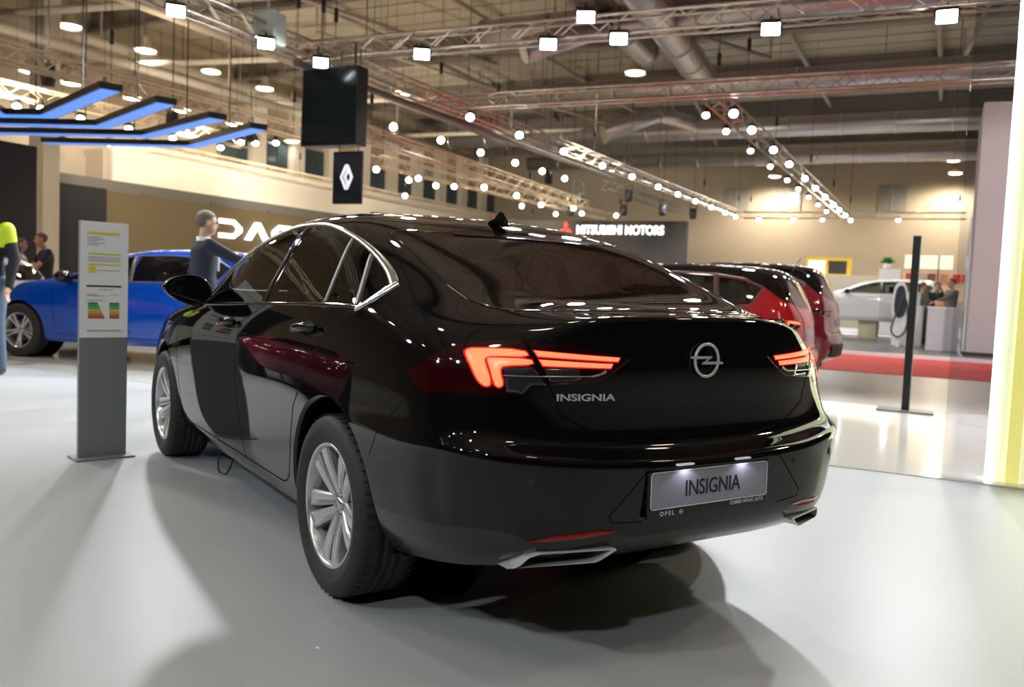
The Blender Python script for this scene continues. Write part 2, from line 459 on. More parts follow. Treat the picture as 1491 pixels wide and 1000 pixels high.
M_SEAT = mat('seat_cloth', (.045, .044, .042), .75)
M_LINER = mat('headliner_grey', (.20, .19, .18), .9)
M_LENS = mat('dark_red_lens', (.022, .0008, .002), .04, coat=.5)
M_SMOKE = mat('smoked_clear_lens', (.03, .03, .034), .08, coat=.5)
M_GLOW = mat('tail_light_glow', (.9, .1, .03), .3, emit=(1.0, .23, .095), es=1.2)
M_GLOW2 = mat('tail_light_halo', (.4, .01, .01), .3, emit=(.62, .008, .006), es=.75)
M_DISC = mat('brake_disc', (.32, .31, .30), .35, metal=.9)

def wheel(car, x, y, side, R, r, style='twin', w=.215, alloy=None, z=None, name='wheel'):
    """side +1: outer face towards +y.  part 'wheel' (the rim) > tyre, brake_disc, centre_cap"""
    alloy = alloy or M_ALLOY
    rot = Matrix.Rotation(-pi/2*side, 4, 'X')          # local +z -> outward
    T = Matrix.Translation((x, y, z if z is not None else R)) @ rot
    o = w/2
    bm = B()
    # barrel and flange
    lathe(bm, [(r*.86, -o*.9), (r*.93, -o*.9), (r*.90, -o*.4), (r*.88, o*.35), (r*.925, o*.72), (r*.955, o*.86), (r*.985, o*.90), (r*1.0, o*.97), (r*.975, o*1.01), (r*.945, o*.98), (r*.925, o*.90), (r*.86, o*.30), (r*.84, -o*.4), (r*.86, -o*.9)], 64)
    hub = [(0, o*.52), (r*.14, o*.52), (r*.20, o*.55), (r*.235, o*.62), (r*.25, o*.50), (r*.25, o*.1), (r*.15, o*.1)]
    lathe(bm, hub, 40)
    n = 5
    def spoke(a0, offs0, offs1, w0, w1, tw=0.):
        # a bar from the hub to the rim: cross section lofted along radius
        R0, R1 = r*.16, r*.95; N = 9; rings = []
        for i in range(N+1):
            t = i/N; rad = R0+(R1-R0)*t; off = offs0+(offs1-offs0)*t**1.1; ww = w0+(w1-w0)*t
            zf = o*(.60+.20*sin(t*pi*.55)+(.10*t)); zb = zf-o*(.34-.10*t)
            ring = []
            for (ay, az) in ((-.5, zb), (-.5, zf-.006), (-.36, zf), (-.1, zf-.003), (.1, zf-.003), (.36, zf), (.5, zf-.006), (.5, zb)):
                ang = a0; px, py = rad, off+ay*ww
                ring.append(bm.verts.new((px*cos(ang)-py*sin(ang), px*sin(ang)+py*cos(ang), az)))
            rings.append(ring)
        for i in range(N):
            for k in range(8):
                f = bm.faces.new((rings[i][k], rings[i][(k+1) % 8], rings[i+1][(k+1) % 8], rings[i+1][k])); f.smooth = False
    for k in range(n):
        a = 2*pi*k/n+(.30 if side > 0 else -.30)
        if style == 'twin':
            spoke(a, -r*.095, -r*.205, r*.17, r*.30); spoke(a, r*.095, r*.205, r*.17, r*.30)
        elif style == 'five':
            spoke(a, 0, 0, r*.30, r*.50)
        elif style == 'blade':
            spoke(a, -r*.04, -r*.17, r*.16, r*.17); spoke(a, r*.05, r*.12, r*.14, r*.10)
    for k in range(n):
        a = 2*pi*(k+.5)/n+.30
        lathe(bm, [(0, o*.60), (r*.030, o*.60), (r*.034, o*.52), (r*.034, o*.3)], 10, Matrix.Translation((r*.135*cos(a), r*.135*sin(a), .002)))
    bmesh.ops.recalc_face_normals(bm, faces=bm.faces)
    bm.transform(T)
    wo = obj(name, bm, alloy, car)
    bm = B(); h = R-r
    lathe(bm, [(r*.93, -o*.95), (r*1.0, -o*1.0), (r+h*.45, -o*1.13), (r+h*.8, -o*1.05), (R-.004, -o*.86), (R, -o*.6), (R, -o*.33), (R-.008, -o*.31), (R-.008, -o*.27), (R, -o*.25), (R, -.008), (R-.008, -.006), (R-.008, .006), (R, .008), (R, o*.25), (R-.008, o*.27), (R-.008, o*.31), (R, o*.33), (R, o*.6), (R-.004, o*.86), (R-h*.12, o*1.0), (R-h*.2, o*1.06), (r+h*.5, o*1.14), (r+h*.42, o*1.145), (r+h*.38, o*1.13), (r+h*.12, o*1.06), (r*1.005, o*1.0), (r*.97, o*.93), (r*.93, -o*.95)], 72)
    # shoulder sipes
    for k in range(54):
        a = 2*pi*k/54
        for s in (-1, 1):
            box(bm, (0, 0, 0), (.004, .004, o*.30), M=Matrix.Rotation(a, 4, 'Z') @ Matrix.Translation((R-.0005, 0, s*o*.80)))
    bm.transform(T); obj('tyre', bm, M_TYRE, wo)
    bm = B(); lathe(bm, [(0, -.01), (r*.60, -.01), (r*.60, .012), (r*.28, .012), (r*.28, o*.2), (0, o*.2)], 40); bm.transform(T); obj('brake_disc', bm, M_DISC, wo)
    bm = B(); lathe(bm, [(r*.84, -o*.5), (0, -o*.5)], 40); bm.transform(T); obj('backing_plate', bm, M_WELL, wo)
    bm = B(); lathe(bm, [(0, o*.66), (r*.085, o*.65), (r*.11, o*.60), (r*.115, o*.5)], 28); bm.transform(T); obj('centre_cap', bm, M_CHROME, wo)
    return wo

def flt_side(s, nmin=.15):
    return lambda c, n: c.y*s > .02 and n.y*s > nmin
def circle(cx, cz, r, n=40): return [(cx+r*cos(2*pi*k/n), cz+r*sin(2*pi*k/n)) for k in range(n)]
def arch_parts(car, skin, cx, cz, r, s, depth=.30, zmin=.2, lip=.014):
    """dark wheel housing and a thin rolled edge around the wheel opening"""
    bm = B(); n = 40; prev = None
    for k in range(n+1):
        a = -.25+(pi+.5)*k/n
        p = (cx+r*cos(a), cz+r*sin(a)); h = on_skin(skin, 'side', p, s)
        y = abs(h[0].y) if h else (abs(prev[2]) if prev else .85)
        if h is None and prev is None: continue
        v = [bm.verts.new((p[0], s*(y-.002), p[1])), bm.verts.new((cx+(r-lip)*cos(a), s*(y-.010), cz+(r-lip)*sin(a))), bm.verts.new((cx+(r-lip)*cos(a), s*(y-.04), cz+(r-lip)*sin(a))), bm.verts.new((cx+(r+.01)*cos(a), s*(y-.045), cz+(r+.01)*sin(a))), bm.verts.new((cx+(r+.01)*cos(a), s*(y-.045-depth), cz+(r+.01)*sin(a)))]
        if prev:
            for i in range(4):
                f = bm.faces.new((prev[0][i], prev[0][i+1], v[i+1], v[i])); f.smooth = True; f.material_index = 0 if i < 1 else 1
        prev = (v, None, y)
    yb = s*(prev[2]-.045-depth)
    lathe(bm, [(0, 0), (r+.01, 0)], 32, Matrix.Translation((cx, yb, cz)) @ Matrix.Rotation(-pi/2*s, 4, 'X'), mi=1)
    return bm
def arc_ok(c): return True

def seat(car, x, y, bench=False, w=.50, col=None):
    col = col or M_SEAT
    bm = B()
    if not bench:
        box(bm, (x, y, .52), (.50, w, .18), bev=.05)
        box(bm, (0, 0, 0), (.14, w, .62), M=Matrix.Translation((x-.28, y, .84)) @ Matrix.Rotation(-.22, 4, 'Y'), bev=.05)
    else:
        box(bm, (x, y, .54), (.48, w, .16), bev=.05); box(bm, (0, 0, 0), (.14, w, .56), M=Matrix.Translation((x-.30, y, .82)) @ Matrix.Rotation(-.35, 4, 'Y'), bev=.05)
    o = obj('rear_bench' if bench else 'front_seat', bm, col, car, True)
    for hy in ((-.42, .42) if bench else (y,)):
        bm = B(); hx, hz = (x-.42, 1.13) if bench else (x-.37, 1.22)
        box(bm, (hx, hy, hz), (.10, .26, .17), bev=.045); tube(bm, [(hx+.02, hy-.06, hz-.06), (hx+.03, hy-.06, hz-.16)], .007, 6); tube(bm, [(hx+.02, hy+.06, hz-.06), (hx+.03, hy+.06, hz-.16)], .007, 6)
        obj('headrest', bm, col, o, True)
    return o

def lightning_logo(name, parent, M, R, tr, m):
    """ring with a horizontal zig-zag bolt through it; local xy plane"""
    bm = B(); tube(bm, [(R*cos(2*pi*k/48), R*sin(2*pi*k/48), 0) for k in range(48)], tr, 10, closed=True)
    h = tr*1.0; w = R*.115
    # bolt: two slim horizontal blades joined by a diagonal
    up = [(-1.38*R, .16*R), (-1.30*R, .25*R), (.42*R, .25*R), (.30*R, .09*R), (-1.25*R, .09*R)]
    lo = [(1.38*R, -.16*R), (1.30*R, -.25*R), (-.42*R, -.25*R), (-.30*R, -.09*R), (1.25*R, -.09*R)]
    dg = [(.42*R, .25*R), (.10*R, .12*R), (-.42*R, -.25*R), (-.10*R, -.12*R)]
    for p in (up, lo, dg): prism(bm, p, h*1.4, Matrix.Translation((0, 0, -h*.5)))
    bmesh.ops.recalc_face_normals(bm, faces=bm.faces)
    bm.transform(M); return obj(name, bm, m, parent)

# ------------------------------------------------------------------ the black fastback in the foreground
def make_black_car():
    car = thing('fastback_car', 'glossy black fastback car seen from behind, its red tail lights glowing', 'car')
    bm = black_skin(); skin = Skin(bm)
    lay = bm.faces.layers.int.new('rid')
    for co, no in (((-.80, 0, 0), (1, 0, 0)),):
        bmesh.ops.bisect_plane(bm, geom=bm.verts[:]+bm.edges[:]+bm.faces[:], dist=1e-5, plane_co=co, plane_no=no)
    AR = .402; AZ = .345
    win_front = [(2.02,1.012),(1.93,1.095),(1.8,1.165),(1.65,1.235),(1.5,1.295),(1.35,1.345),(1.2,1.382),(1.05,1.404),(.945,1.409),(.965,1.056),(1.2,1.048),(1.5,1.034),(1.83,1.014)]
    win_rear = [(.845,1.408),(.692,1.402),(.53,1.384),(.40,1.362),(.335,1.345),(.228,1.085),(.4,1.076),(.80,1.064)]
    win_small = [(.305,1.335),(.213,1.316),(.098,1.28),(-.058,1.090),(.198,1.086)]
    win_qtr = [(.068,1.270),(-.044,1.232),(-.129,1.196),(-.178,1.168),(-.135,1.115),(-.088,1.088)]
    front_door = [(2.42,.98),(2.43,.75),(2.40,.46),(2.36,.315),(1.11,.315),(1.17,.45),(1.215,.60),(1.215,.80),(1.18,.95),(.90,1.045),(.90,1.0565),(2.05,1.02)]
    rear_door = [(1.10,.315),(1.16,.45),(1.205,.60),(1.205,.80),(1.17,.95),(.89,1.045),(.89,1.06),(-.08,1.081),(.0,1.03),(.10,.95),(.20,.85),(.29,.74),(.36,.66),(.40,.56),(.43,.45),(.46,.36),(.52,.315)]
    WINS = []
    for s in (1, -1):
        F = flt_side(s)
        for cx in (0, 2.829): cut(bm, lay, circle(cx, AZ, AR, 44), 'side', 99, F, {0})
        k = 0 if s > 0 else 20
        for i, w in enumerate((win_front, win_rear, win_small, win_qtr)): cut(bm, lay, w, 'side', 30+k+i, F, {0})
        cut(bm, lay, front_door, 'side', 1+k, F, {0}); cut(bm, lay, rear_door, 'side', 2+k, F, {0})
        side_lamp = [(-.567,.897),(-.64,.948),(-.725,.994),(-.75,1.006),(-.80,1.010),(-.83,1.010),(-.83,.849),(-.80,.849),(-.766,.852),(-.728,.847),(-.684,.838),(-.62,.858)]
        cut(bm, lay, side_lamp, 'side', 70+k, lambda c, n, s=s: c.y*s > .5 and c.x > -.80, {0})
        rear_lamp = [(.95*s,1.010),(.764*s,1.0105),(.652*s,1.012),(.644*s,.972),(.626*s,.931),(.601*s,.883),(.641*s,.881),(.669*s,.852),(.781*s,.849),(.95*s,.849)]
        cut(bm, lay, rear_lamp, 'rear', 70+k, lambda c, n: c.x < -.80, {0})
        inner = [(.634*s,1.011),(.529*s,1.005),(.402*s,.984),(.318*s,.966),(.354*s,.94),(.423*s,.897),(.532*s,.89),(.585*s,.886),(.611*s,.931),(.631*s,.972)]
        cut(bm, lay, inner, 'rear', 71+k, lambda c, n: c.x < -.80, {0})
    tg = [(.66,1.12),(.655,1.044),(.648,1.012),(.64,.972),(.622,.931),(.595,.882),(.568,.835),(.560,.80),(.522,.779),(.452,.744),(.353,.715),(.193,.698)]
    tailgate = tg+[(0,.694)]+[(-a, b) for a, b in tg[::-1]]
    cut(bm, lay, tailgate, 'rear', 5, lambda c, n: c.x < -.62, {0})
    gl = [(.17,-.60),(.14,-.45),(.125,-.25),(.12,0),(.125,.25),(.14,.45),(.17,.60),(.04,.628),(-.2,.648),(-.41,.652),(-.54,.648),(-.63,.625),(-.695,.57),(-.735,.46),(-.752,.25),(-.757,0),(-.752,-.25),(-.735,-.46),(-.695,-.57),(-.63,-.625),(-.54,-.648),(-.41,-.652),(-.2,-.648),(.04,-.628)]
    cut(bm, lay, gl, 'top', 6, lambda c, n: c.z > 1.03 and n.z > .2, {0, 5})
    ws = [(1.48,-.54),(1.43,-.3),(1.42,0),(1.43,.3),(1.48,.54),(1.75,.585),(2.1,.63),(2.33,.66),(2.42,.45),(2.47,.2),(2.48,0),(2.47,-.2),(2.42,-.45),(2.33,-.66),(2.1,-.63),(1.75,-.585)]
    cut(bm, lay, ws, 'top', 7, lambda c, n: c.z > 1.0 and n.z > .2, {0})
    # bumper: everything below the shelf line behind the arches
    bp = [(-.35,.10),(-.36,.58),(-.43,.675),(-.56,.80),(-.60,.842),(-.66,.832),(-.73,.842),(-.80,.844),(-.83,.844),(-.83,.10)]
    for s in (1, -1): cut(bm, lay, bp, 'side', 3, lambda c, n, s=s: c.y*s > .3 and c.x > -.80, {0})
    cut(bm, lay, [(-1, .1), (-1, .846), (1, .846), (1, .1)], 'rear', 3, lambda c, n: c.x < -.80, {0})
    difL = [(.90,.445),(.86,.452),(.78,.462),(.72,.455),(.655,.425),(.53,.447),(.42,.452),(.36,.425),(.20,.418),(0,.415)]
    dif = difL+[(-a, b) for a, b in difL[:-1][::-1]]+[(-.95,.445),(-.95,.2),(.95,.2),(.95,.445)]
    cut(bm, lay, dif, 'rear', 4, lambda c, n: c.x < -.80, {3})
    for s in (1, -1): cut(bm, lay, [(-.37,.425),(-.72,.445),(-.83,.455),(-.83,.1),(-.3,.1)], 'side', 4, lambda c, n, s=s: c.y*s > .3 and c.x > -.80, {3})
    cut(bm, lay, [(3.4,-.9),(2.6,-.82),(2.5,0),(2.6,.82),(3.4,.9),(3.58,0)], 'top', 8, lambda c, n: n.z > .6, {0})
    cut(bm, lay, [(3.9,0),(3.9,.78),(3.45,.77),(3.28,.62),(3.2,.5),(3.2,0)], 'side', 9, lambda c, n: abs(c.y) > .0, {0})
    bm.verts.index_update()
    P = M_BLACK
    region_mesh(bm, lay, {0}, 'body_shell', P, car, skin)
    region_mesh(bm, lay, {8}, 'bonnet', P, car, skin); region_mesh(bm, lay, {9}, 'front_bumper', P, car, skin)
    tail = region_mesh(bm, lay, {5}, 'tailgate', P, car, skin)
    bump = region_mesh(bm, lay, {3}, 'rear_bumper', P, car, skin)
    region_mesh(bm, lay, {4}, 'bumper_skirt', mat('satin_dark_grey', (.016, .016, .017), .22, coat=.2), bump, skin, label='matt dark grey lower skirt')
    region_mesh(bm, lay, {6}, 'rear_window', M_RGLASS, car, skin); region_mesh(bm, lay, {7}, 'windscreen', M_GLASS, car, skin)
    # gaps, chrome, lamps
    bmg = B()
    seam = [(.648,1.05),(.648,1.012),(.637,.972),(.619,.931),(.592,.882),(.566,.835),(.560,.80),(.522,.779),(.452,.744),(.353,.715),(.193,.698),(0,.694)]
    ribbon(bmg, skin, 'rear', seam+[(-a, b) for a, b in seam[:-1][::-1]], .007, .0008)
    for s in (1, -1):
        ribbon(bmg, skin, 'side', [(2.06,1.0),(2.42,.96),(2.43,.75),(2.40,.46),(2.36,.31)], .006, .0008, s)
        ribbon(bmg, skin, 'side', [(.90,1.045),(1.175,.95),(1.21,.80),(1.21,.60),(1.165,.45),(1.10,.31)], .006, .0008, s)
        ribbon(bmg, skin, 'side', [(2.36,.31),(1.1,.31),(.56,.31),(.50,.325),(.46,.36),(.43,.45),(.40,.56),(.36,.66),(.29,.74),(.20,.85),(.10,.95),(.0,1.03),(-.07,1.07)], .008, .0008, s)
        ribbon(bmg, skin, 'side', [(-.38,.60),(-.43,.675),(-.56,.80),(-.60,.842)], .004, .0006, s)
    for s in (1, -1): ribbon(bmg, skin, 'rear', [(.255*s,.640),(.30*s,.636),(.435*s,.500),(.425*s,.478),(.31*s,.470)], .004, .0008)
    ribbon(bmg, skin, 'rear', [(-.25,.642),(.25,.642)], .005, .001)
    obj('panel_gap', bmg, M_GAP, car)
    bmr = B(); ribbon(bmr, skin, 'top', gl, .018, .0015, closed=True); obj('window_surround', bmr, M_GLOSSB, car)
    for s in (1, -1):
        k = 0 if s > 0 else 20
        fd = region_mesh(bm, lay, {1+k}, 'front_door', P, car, skin); rd = region_mesh(bm, lay, {2+k}, 'rear_door', P, car, skin)
        region_mesh(bm, lay, {30+k}, 'window_glass', M_GLASS, fd, skin); region_mesh(bm, lay, {31+k}, 'window_glass', M_GLASS, rd, skin)
        region_mesh(bm, lay, {32+k}, 'window_glass', M_GLASS, rd, skin); region_mesh(bm, lay, {33+k}, 'quarter_window', M_GLASS, car, skin)
        b = B()
        top = spline([(2.06,1.018),(1.93,1.118),(1.8,1.187),(1.5,1.314),(1.26,1.380),(1.05,1.414),(.9,1.420),(.72,1.414),(.55,1.394),(.39,1.364),(.23,1.327),(.08,1.284),(-.033,1.245),(-.128,1.207),(-.205,1.168)], 3)
        ribbon(b, skin, 'side', top, lambda t: .017+.022*max(0, (t-.62)/.38)**1.3, .006, s, step=.015)
        ribbon(b, skin, 'side', [(-.222,1.172),(-.185,1.128),(-.155,1.105),(-.118,1.080),(-.09,1.068)], lambda t: .038-.022*t, .006, s, step=.01)
        obj('chrome_window_trim', b, M_CHROME, car)
        b = B(); ribbon(b, skin, 'side', [(.895,1.405),(.93,1.058)], .085, .003, s, step=.02)
        ribbon(b, skin, 'side', [(2.04,1.005),(1.5,1.026),(1.0,1.049),(.4,1.070),(-.09,1.080)], .016, .004, s)
        obj('window_pillar_trim', b, M_GLOSSB, car)
        b = B(); ribbon(b, skin, 'side', [(.322,1.342),(.213,1.084)], .030, .004, s); ribbon(b, skin, 'side', [(.084,1.276),(-.074,1.087)], .030, .004, s)
        obj('window_divider', b, mat('divider_grey', (.05, .05, .052), .35), car)
        # sill strip
        # door handle
        for hx, hz, dr in ((.285, .972, rd), (1.36, .935, fd)):
            b = B(); pts = []
            for t in (-.115, -.095, -.05, 0, .05, .095, .115):
                h = on_skin(skin, 'side', (hx+t, hz-.10*t), s); o_ = .034*(1-(t/.125)**4)
                pts.append(h[0]+h[1]*(o_+.001))
            tube(b, pts, [.010, .015, .018, .019, .018, .015, .010], 12)
            for v in b.verts:  # flatten into a blade
                pass
            dh = obj('door_handle', b, P, dr)
            b = B(); patch(b, skin, 'side', [(hx+.085*cos(a), hz+.006+.030*sin(a)) for a in [2*pi*i/20 for i in range(20)]], .0006, s, .02); obj('handle_recess', b, M_GAP, dr)
        # lamps
        lo_ = region_mesh(bm, lay, {70+k}, 'tail_lamp', M_LENS, car, skin, .0006)
        li = region_mesh(bm, lay, {71+k}, 'tailgate_lamp', M_LENS, car, skin, .0006)
        g1 = [(.788,.977),(.765,.9855),(.655,.9865),(.645,.968),(.735,.966),(.752,.960),(.756,.947),(.749,.889),(.756,.877),(.770,.880),(.782,.901),(.791,.959)]
        g2 = [(.750,.957),(.742,.9605),(.642,.9615),(.636,.946),(.705,.941),(.722,.935),(.725,.915),(.719,.886),(.730,.874),(.743,.885)]
        g3 = [(.630,.986),(.357,.968),(.364,.957),(.622,.970)]; g4 = [(.620,.960),(.383,.949),(.390,.937),(.610,.943)]
        def grow(p, d):
            n = len(p); A = sum(p[i][0]*p[(i+1) % n][1]-p[(i+1) % n][0]*p[i][1] for i in range(n)); sg = 1 if A > 0 else -1; out = []
            for i in range(n):
                a, q, c = Vector(p[i-1]), Vector(p[i]), Vector(p[(i+1) % n])
                e1 = (q-a).normalized(); e2 = (c-q).normalized(); n1 = Vector((e1.y, -e1.x)); n2 = Vector((e2.y, -e2.x)); m_ = (n1+n2)
                m_ = m_.normalized() if m_.length > .3 else n1
                out.append(tuple(q+m_*d*sg))
            return out
        for gi, (g, par) in enumerate(((g1, lo_), (g2, lo_), (g3, li), (g4, li))):
            g = [(a*s, c) for a, c in smooth_poly(g, 1)] if gi < 2 else [(a*s, c) for a, c in g]
            b = B(); patch(b, skin, 'rear', g, .0032, s, .008); obj('light_guide', b, M_GLOW, par)
            b = B(); patch(b, skin, 'rear', grow(g, .0045), .0018, s, .008); obj('guide_halo', b, M_GLOW2, par)  # wider dim patch imitates the guides' red glow on the lens
        b = B(); patch(b, skin, 'rear', [(a*s, c) for a, c in ((.716,.934),(.640,.938),(.615,.905),(.598,.884),(.643,.884),(.668,.857),(.712,.862))], .0012, s, .01); obj('clear_lens', b, M_SMOKE, lo_)
        b = B(); patch(b, skin, 'rear', [(a*s, c) for a, c in ((.607,.935),(.50,.935),(.49,.897),(.590,.895))], .0012, s, .01); obj('clear_lens', b, M_SMOKE, li)
        b = B(); ribbon(b, skin, 'rear', [(.718*s,.911),(.60*s,.911)], .004, .003, s); obj('silver_line', b, M_CHROME, lo_)
        b = B(); ribbon(b, skin, 'rear', [(.607*s,.911),(.447*s,.912),(.425*s,.918),(.405*s,.928)], lambda t: .004+.006*max(0, t-.75)*4, .003, s); obj('silver_line', b, M_CHROME, li)
        b = B(); ribbon(b, skin, 'rear', [(.59*s,.886),(.532*s,.89),(.423*s,.897),(.354*s,.94),(.318*s,.966)], .004, .002, s); obj('lens_edge', b, M_GLOW2 if False else M_LENS, li)
        # arches
        for cx in (0, 2.829):
            ap = arch_parts(car, skin, cx, AZ, AR, s, depth=.34); obj('wheel_arch', ap, [P, M_WELL], car)
        # mirror
        mir = B(); c0 = Vector((1.96, .985, 1.085))
        N = 14
        prof = [(-.085, .55, .80), (-.080, .93, .95), (-.05, 1.0, 1.0), (0, .98, .99), (.05, .86, .90), (.085, .62, .68), (.105, .25, .3)]
        rings = []
        for dx, sw, sh in prof:
            ring = []
            for k2 in range(N*2):
                a = 2*pi*k2/(N*2); yy = .125*cos(a); zz = .078*sin(a)*(1-.25*cos(a))
                ring.append(mir.verts.new((c0.x+dx, c0.y+yy*sw, c0.z+zz*sh+.012*cos(a))))
            rings.append(ring)
        for i in range(len(rings)-1):
            for k2 in range(N*2): 
                f = mir.faces.new((rings[i][k2], rings[i][(k2+1) % (2*N)], rings[i+1][(k2+1) % (2*N)], rings[i+1][k2])); f.smooth = True
        mir.faces.new(rings[-1])
        box(mir, (1.99, .895, 1.03), (.09, .10, .035), bev=.01)
        gm = B(); f = gm.faces.new([gm.verts.new((c0.x-.086, c0.y+.125*.86*cos(2*pi*k2/24), c0.z+.078*.88*sin(2*pi*k2/24)*(1-.25*cos(2*pi*k2/24))+.012*cos(2*pi*k2/24))) for k2 in range(24)])
        rm = B(); tube(rm, [(c0.x-.082, c0.y+.125*.95*cos(2*pi*k2/32), c0.z+.078*.97*sin(2*pi*k2/32)*(1-.25*cos(2*pi*k2/32))+.012*cos(2*pi*k2/32)) for k2 in range(32)], .006, 6, closed=True)
        if s < 0:
            for q in (mir, gm, rm): q.transform(Matrix.Diagonal((1, -1, 1, 1))); bmesh.ops.reverse_faces(q, faces=q.faces)
        mo = obj('door_mirror', mir, P, car)
        obj('mirror_glass', gm, mat('mirror_silver', (.55, .6, .58), .02, metal=1), mo); obj('mirror_rim', rm, M_GLOSSB, mo)
        for x in (0, 2.829): wheel(car, x, .797*s, s, .338, .2345, 'twin', w=.225)
        # exhaust trims
        q = B()
        def exq(yz, dx): return [Vector((dx, a*s, c)) for a, c in yz]
        outer = [(.706,.339),(.690,.352),(.668,.384),(.640,.396),(.408,.400),(.402,.393),(.452,.364),(.470,.358)]
        inner_ = [(.692,.3435),(.681,.3530),(.661,.3795),(.637,.3905),(.425,.3945),(.422,.391),(.457,.3675),(.472,.3625)]
        def xs(a):
            T = ((.40, -1.042), (.47, -1.022), (.55, -.998), (.64, -.966), (.67, -.945), (.706, -.905)); a = abs(a)
            for (a0, x0), (a1, x1) in zip(T, T[1:]):
                if a <= a1: return x0+(x1-x0)*(a-a0)/(a1-a0)
            return T[-1][1]
        ring = [[q.verts.new((xs(a)+d, a*s, c)) for a, c in o2] for o2, d in ((outer, .05), (outer, -.004), (inner_, -.006), (inner_, .06))]
        for i in range(3):
            for j in range(8):
                f = q.faces.new((ring[i][j], ring[i][(j+1) % 8], ring[i+1][(j+1) % 8], ring[i+1][j])); f.smooth = False
        bmesh.ops.recalc_face_normals(q, faces=q.faces)
        ex = obj('exhaust_trim', q, M_TRIMB, bump)
        q = B(); q.faces.new([q.verts.new((xs(a)+.055, a*s, c)) for a, c in inner_]); obj('exhaust_opening', q, M_WELL, ex)
        # bumper reflector
        b = B(); patch(b, skin, 'rear', [(a*s, c) for a, c in ((.672,.430),(.60,.449),(.47,.457),(.405,.452),(.44,.440),(.60,.432))], .003, s, .015); obj('reflector', b, mat('reflector_red', (.28, .01, .01), .12, coat=.5), bump)
        for sy, sz in ((.676,.609), (.384,.610)):
            h = on_skin(skin, 'rear', (sy*s, sz)); b = B()
            M = basis(h[0]+h[1]*.001, h[1].cross(Vector((0, 0, 1))), Vector((0, 0, 1)))
            Mz = Matrix.Translation(h[0]) @ h[1].to_track_quat('Z', 'Y').to_matrix().to_4x4()
            lathe(b, [(0, .003), (.008, .003), (.0095, .001), (.011, .0025), (.013, .0)], 20, Mz); obj('parking_sensor', b, M_PLASTIC, bump)
    # underside
    b = B(); box(b, (1.55, 0, .30), (3.9, 1.20, .04)); obj('underbody', b, M_WELL, car)
    b = B(); box(b, (1.4, 0, .27), (1.85, 1.66, .05)); obj('sill_plate', b, M_PLASTIC, car)
    b = B(); box(b, (-.66, 0, .39), (.36, 1.20, .05)); obj('rear_undertray', b, M_WELL, car)
    # exterior details at the back
    nrm = Vector((-1, 0, .02)).normalized()
    Ml = basis((-.9735-.010, 0, .959), (0, -1, 0), (.02, 0, 1)); 
    lightning_logo('ring_badge', tail, Ml, .0535, .0052, M_BADGE)
    t = text('model_lettering', 'INSIGNIA', .029, basis((-.951-.004, .477, .8475), (-.24, -1, 0), (0, 0, 1)), M_BADGE, tail, depth=.003, xs=1.62, bold=.0006)
    # number plate
    px, py, pz = -1.062, .036, .566
    Mp = basis((px, py, pz), (0, -1, 0), (.02, 0, 1))
    b = B(); box(b, (0, 0, 0), (.545, .150, .012), M=Mp @ Matrix.Translation((0, -.012, 0)), bev=.004); plate = obj('plate_holder', b, M_GLOSSB, bump)
    b = B(); o1 = smooth_poly([(-.262,-.057),(.262,-.057),(.262,.057),(-.262,.057)], 1); prism(b, [(-.262,-.050),(-.255,-.057),(.255,-.057),(.262,-.050),(.262,.050),(.255,.057),(-.255,.057),(-.262,.050)], .002, Mp @ Matrix.Translation((0, 0, .006)))
    obj('number_plate', b, mat('plate_silver', (.34, .34, .40), .35), plate)
    b = B(); tube(b, [Mp @ Vector((a, c, .009)) for a, c in ((-.262,-.050),(-.255,-.057),(.255,-.057),(.262,-.050),(.262,.050),(.255,.057),(-.255,.057),(-.262,.050))], .0016, 6, closed=True); obj('plate_border', b, mat('border_white', (.7, .7, .72), .4), plate)
    text('plate_text', 'INSIGNIA', .070, Mp @ Matrix.Translation((.006, -.004, .0085)), mat('plate_ink', (.01, .01, .03), .5), plate, depth=.0015, xs=.86, bold=.0004)
    mw = mat('holder_print', (.75, .75, .77), .4)
    text('holder_text', 'O P E L', .019, Mp @ Matrix.Translation((-.190, -.074, .0065)), mw, plate, depth=.001, bold=.0006)
    lightning_logo('holder_badge', plate, Mp @ Matrix.Translation((-.130, -.074, .007)), .0065, .0009, mw)
    text('holder_text', 'СОФИЯ ФРАНС АУТО', .0165, Mp @ Matrix.Translation((.170, -.070, .0065)), mw, plate, depth=.001, xs=.92, bold=.0003)
    # lamps over the plate
    for yy in (.16, -.10):
        b = B(); box(b, (px-.006, yy, pz+.076), (.02, .07, .006), bev=.002); obj('plate_lamp', b, mat('plate_lamp_lens', (.8, .8, .9), .2, emit=(.8, .8, 1), es=.2), bump)
    for yy in (.16, -.10):
        ld = bpy.data.lights.new('plate_light', 'SPOT'); ld.energy = .13; ld.color = (.85, .85, 1); ld.spot_size = 2.2; ld.shadow_soft_size = .01
        lo2 = bpy.data.objects.new('plate_light', ld); COL.objects.link(lo2); lo2.parent = car; lo2.location = (px-.030, yy, pz+.068); lo2.rotation_euler = (0, -.35, 0)
    # aerial fin
    b = B(); fx = .34; prof = [(-.085,0),(-.06,.030),(-.035,.062),(-.022,.066),(-.012,.060),(.01,.035),(.05,.014),(.085,0)]
    rz0 = on_skin(skin, 'top', (fx, 0))[0].z
    for sx in (1,):
        L = [b.verts.new((fx+a, .022*(1-c/.075)*min(1, (0.09-abs(a))/.03+.2), rz0+c-a*-.10)) for a, c in prof]; Rr = [b.verts.new((v.co.x, -v.co.y, v.co.z)) for v in L]
        for i in range(len(prof)-1): b.faces.new((L[i], L[i+1], Rr[i+1], Rr[i]))
        b.faces.new(L[::-1]); b.faces.new(Rr)
    bmesh.ops.recalc_face_normals(b, faces=b.faces); obj('roof_aerial', b, P, car)
